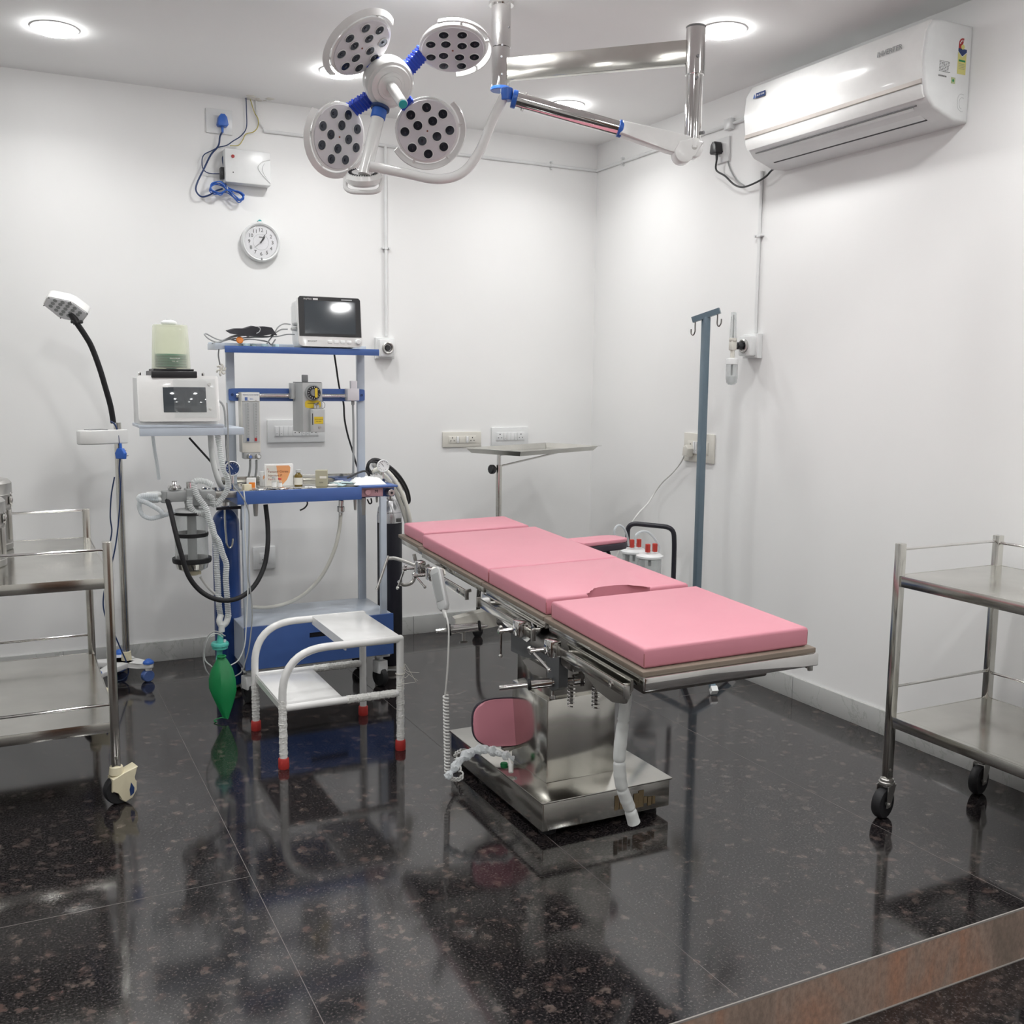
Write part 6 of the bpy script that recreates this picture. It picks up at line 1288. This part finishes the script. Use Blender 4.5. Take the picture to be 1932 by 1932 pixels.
MB().text('Fent-S', .0125, Tb @ Matrix.Translation((-.048, -.018, .001)), .0003, 'LEFT').text('Rx', .007, Tb @ Matrix.Translation((-.052, .028, .001)), .0002, 'LEFT').build('box_subtitle', 'red_ink', t1)
t1, T = card(497, 912, .02, .03, .065, .4, 4.52, 'white_paper', 'medicine_box', 'narrow white box with an orange stripe left of the large medicine box')
MB().prism([(-.012, -.002), (.0, .008), (.010, .022), (.010, .030), (-.012, .012)], 0, .0006, T @ frame((0, -.0153, 0), (1, 0, 0), (0, 0, 1))).build('stripe', 'orange_card', t1)
t1, T = card(474, 905, .038, .024, .045, -.3, 4.44, 'white_paper', 'medicine_box', 'small box with a bright orange lower half beside the flowmeter hoses')
MB().box((.004, -.0122, -.008), (.026, .0006, .024), 0, T).build('orange_label', 'orange_plastic', t1)
t1, T = card(466, 925, .034, .024, .026, .2, 4.36, 'cream_plastic', 'small_box', 'tiny cream box at the left front edge of the middle shelf', 'box')
t1, T = card(607, 905, .052, .05, .072, -.35, 4.42, 'khaki_card', 'carton', 'khaki carton standing alone near the middle of the shelf', 'carton')
Tb = T @ frame((0, -.0253, 0), (1, 0, 0), (0, 0, 1)); MB().box((.008, .006, .0003), (.03, .010, .0006), 0, Tb).build('carton_label', 'ivory_plastic', t1); MB().text('0.5%', .009, Tb @ Matrix.Translation((.0, -.018, .0004)), .0002).build('carton_print', 'ink', t1)
def vial(px, py, y_, r, h, body, capm, name, label, cap_r=.6, lbl=None):
    c = at(px, py, y=y_); t_ = thing(name, label, 'vial' if r < .012 else 'bottle', (c.x, y_, zS)); T = Matrix.Translation((c.x, y_, zS))
    MB().lathe([(0, 0), (r*.95, 0), (r, .002), (r, h*.60), (r*.85, h*.68), (r*.5, h*.78), (r*.5, h*.86), (0, h*.86)], T, 24).build('glass', body, t_)
    MB().lathe([(0, h*.84), (r*cap_r, h*.84), (r*cap_r, h*.99), (r*cap_r*.9, h), (0, h)], T, 20).build('cap', capm, t_)
    if lbl: MB().lathe([(r*1.02, h*.08), (r*1.02, h*.52), (r*1.0, h*.52), (r*1.0, h*.08)], T, 24, close=True).build('paper_label', lbl, t_)
vial(563, 905, 4.47, .0185, .072, 'amber_glass', 'pale_grey_plastic', 'glass_bottle', 'amber glass bottle with a cream label right of the large medicine box', .6, 'ivory_plastic')
vial(517, 915, 4.42, .0105, .050, 'clear_plastic', 'pale_grey_plastic', 'glass_vial', 'clear vial with a grey cap in front of the large medicine box', .8, 'white_paper')
vial(528, 917, 4.42, .010, .042, 'clear_plastic', 'red_plastic', 'glass_vial', 'clear vial with a red cap in front of the large medicine box', .8, 'white_paper')
random.seed(31); mats_ = ['foil', 'white_paper', 'clear_plastic', 'mid_grey_plastic']
NP = [(480, 'green print'), (492, ''), (503, ''), (513, ''), (522, ''), (531, ''), (541, ''), (552, ''), (561, ''), (584, ''), (588, '')]
for j, (px, _) in enumerate(NP):
    y_ = 4.325+random.uniform(0, .05); c = at(px, 922, y=y_); q = V((c.x, y_, zS+.004)); T = Matrix.Translation(q) @ Matrix.Rotation(random.uniform(-.8, .8), 4, 'Z') @ Matrix.Rotation(random.uniform(-.1, .1), 4, 'Y')
    mm = mats_[j % 4] if px < 580 else 'white_paper'
    k = MB(); n1 = 6
    vs = [T @ V((-.018+.036*a/n1, -.011+.022*b/3, random.uniform(-.002, .003))) for a in range(n1+1) for b in range(4)]; vs += [v_-V((0, 0, .0015)) for v_ in vs]; N1 = 4*(n1+1)
    f1 = [(a*4+b, a*4+b+1, (a+1)*4+b+1, (a+1)*4+b) for a in range(n1) for b in range(3)]; fs = f1+[tuple(i+N1 for i in f[::-1]) for f in f1]
    edge = [a*4 for a in range(n1+1)]+[n1*4+1, n1*4+2, n1*4+3]+[a*4+3 for a in range(n1-1, -1, -1)]+[2, 1]
    fs += [(edge[i], edge[(i+1) % len(edge)], edge[(i+1) % len(edge)]+N1, edge[i]+N1) for i in range(len(edge))]
    k.add(vs, fs, None); mm = 'foil' if mm == 'clear_plastic' else mm
    single(k, 'ampoule_packet', mm, 'small crumpled foil or paper packet lying along the front of the middle shelf', 'packet', 'packets along the shelf front')
random.seed(12)
for j in range(9):
    px = 628+j*5.5; y_ = 4.36+random.uniform(-.02, .10); c = at(px, 915, y=y_); q = V((c.x, y_, zS+.006+.004*(j % 3))); T = Matrix.Translation(q) @ Matrix.Rotation(random.uniform(-1, 1), 4, 'Z') @ Matrix.Rotation(random.uniform(-.25, .25), 4, 'X')
    k = MB().box((0, 0, 0), (.05, .028, .006), .002, T, 1)
    for v_ in k.bm.verts: v_.co += V((random.uniform(-1, 1), random.uniform(-1, 1), random.uniform(-.6, 1)))*.0022
    single(k, 'wrapped_swab', 'pale_blue_wrap' if j % 2 else 'white_paper', 'loose wrapped swab in the pale blue and white heap beside the gauze', 'swab packet', 'wrapped swabs heaped beside the gauze')
k = MB(); c = at(688, 905, y=4.42); gx = c.x; n1, n2 = 12, 8; random.seed(2)
vs = []
for a in range(n1+1):
    for b in range(n2+1):
        u_, v__ = a/n1, b/n2; e_ = min(u_, 1-u_, v__, 1-v__); vs.append(V((gx-.075+.15*u_+.02*v__, 4.33+.16*v__, zS+.007+min(.022, e_*.12)*(1+.35*math.sin(a*1.3+b)) )))
N1 = len(vs); vs += [V((v_.x, v_.y, zS+.0065)) for v_ in vs]; f1 = [(a*(n2+1)+b, a*(n2+1)+b+1, (a+1)*(n2+1)+b+1, (a+1)*(n2+1)+b) for a in range(n1) for b in range(n2)]
fs = f1+[tuple(i+N1 for i in f[::-1]) for f in f1]; W2 = n2+1
edge = [a*W2 for a in range(n1+1)]+[n1*W2+b for b in range(1, W2)]+[a*W2+n2 for a in range(n1-1, -1, -1)]+[b for b in range(n2-1, 0, -1)]
fs += [(edge[i], edge[(i+1) % len(edge)], edge[(i+1) % len(edge)]+N1, edge[i]+N1) for i in range(len(edge))]
k.add(vs, fs); single(k, 'gauze_pad', 'gauze', 'folded white gauze pad at the right end of the middle shelf', 'gauze')
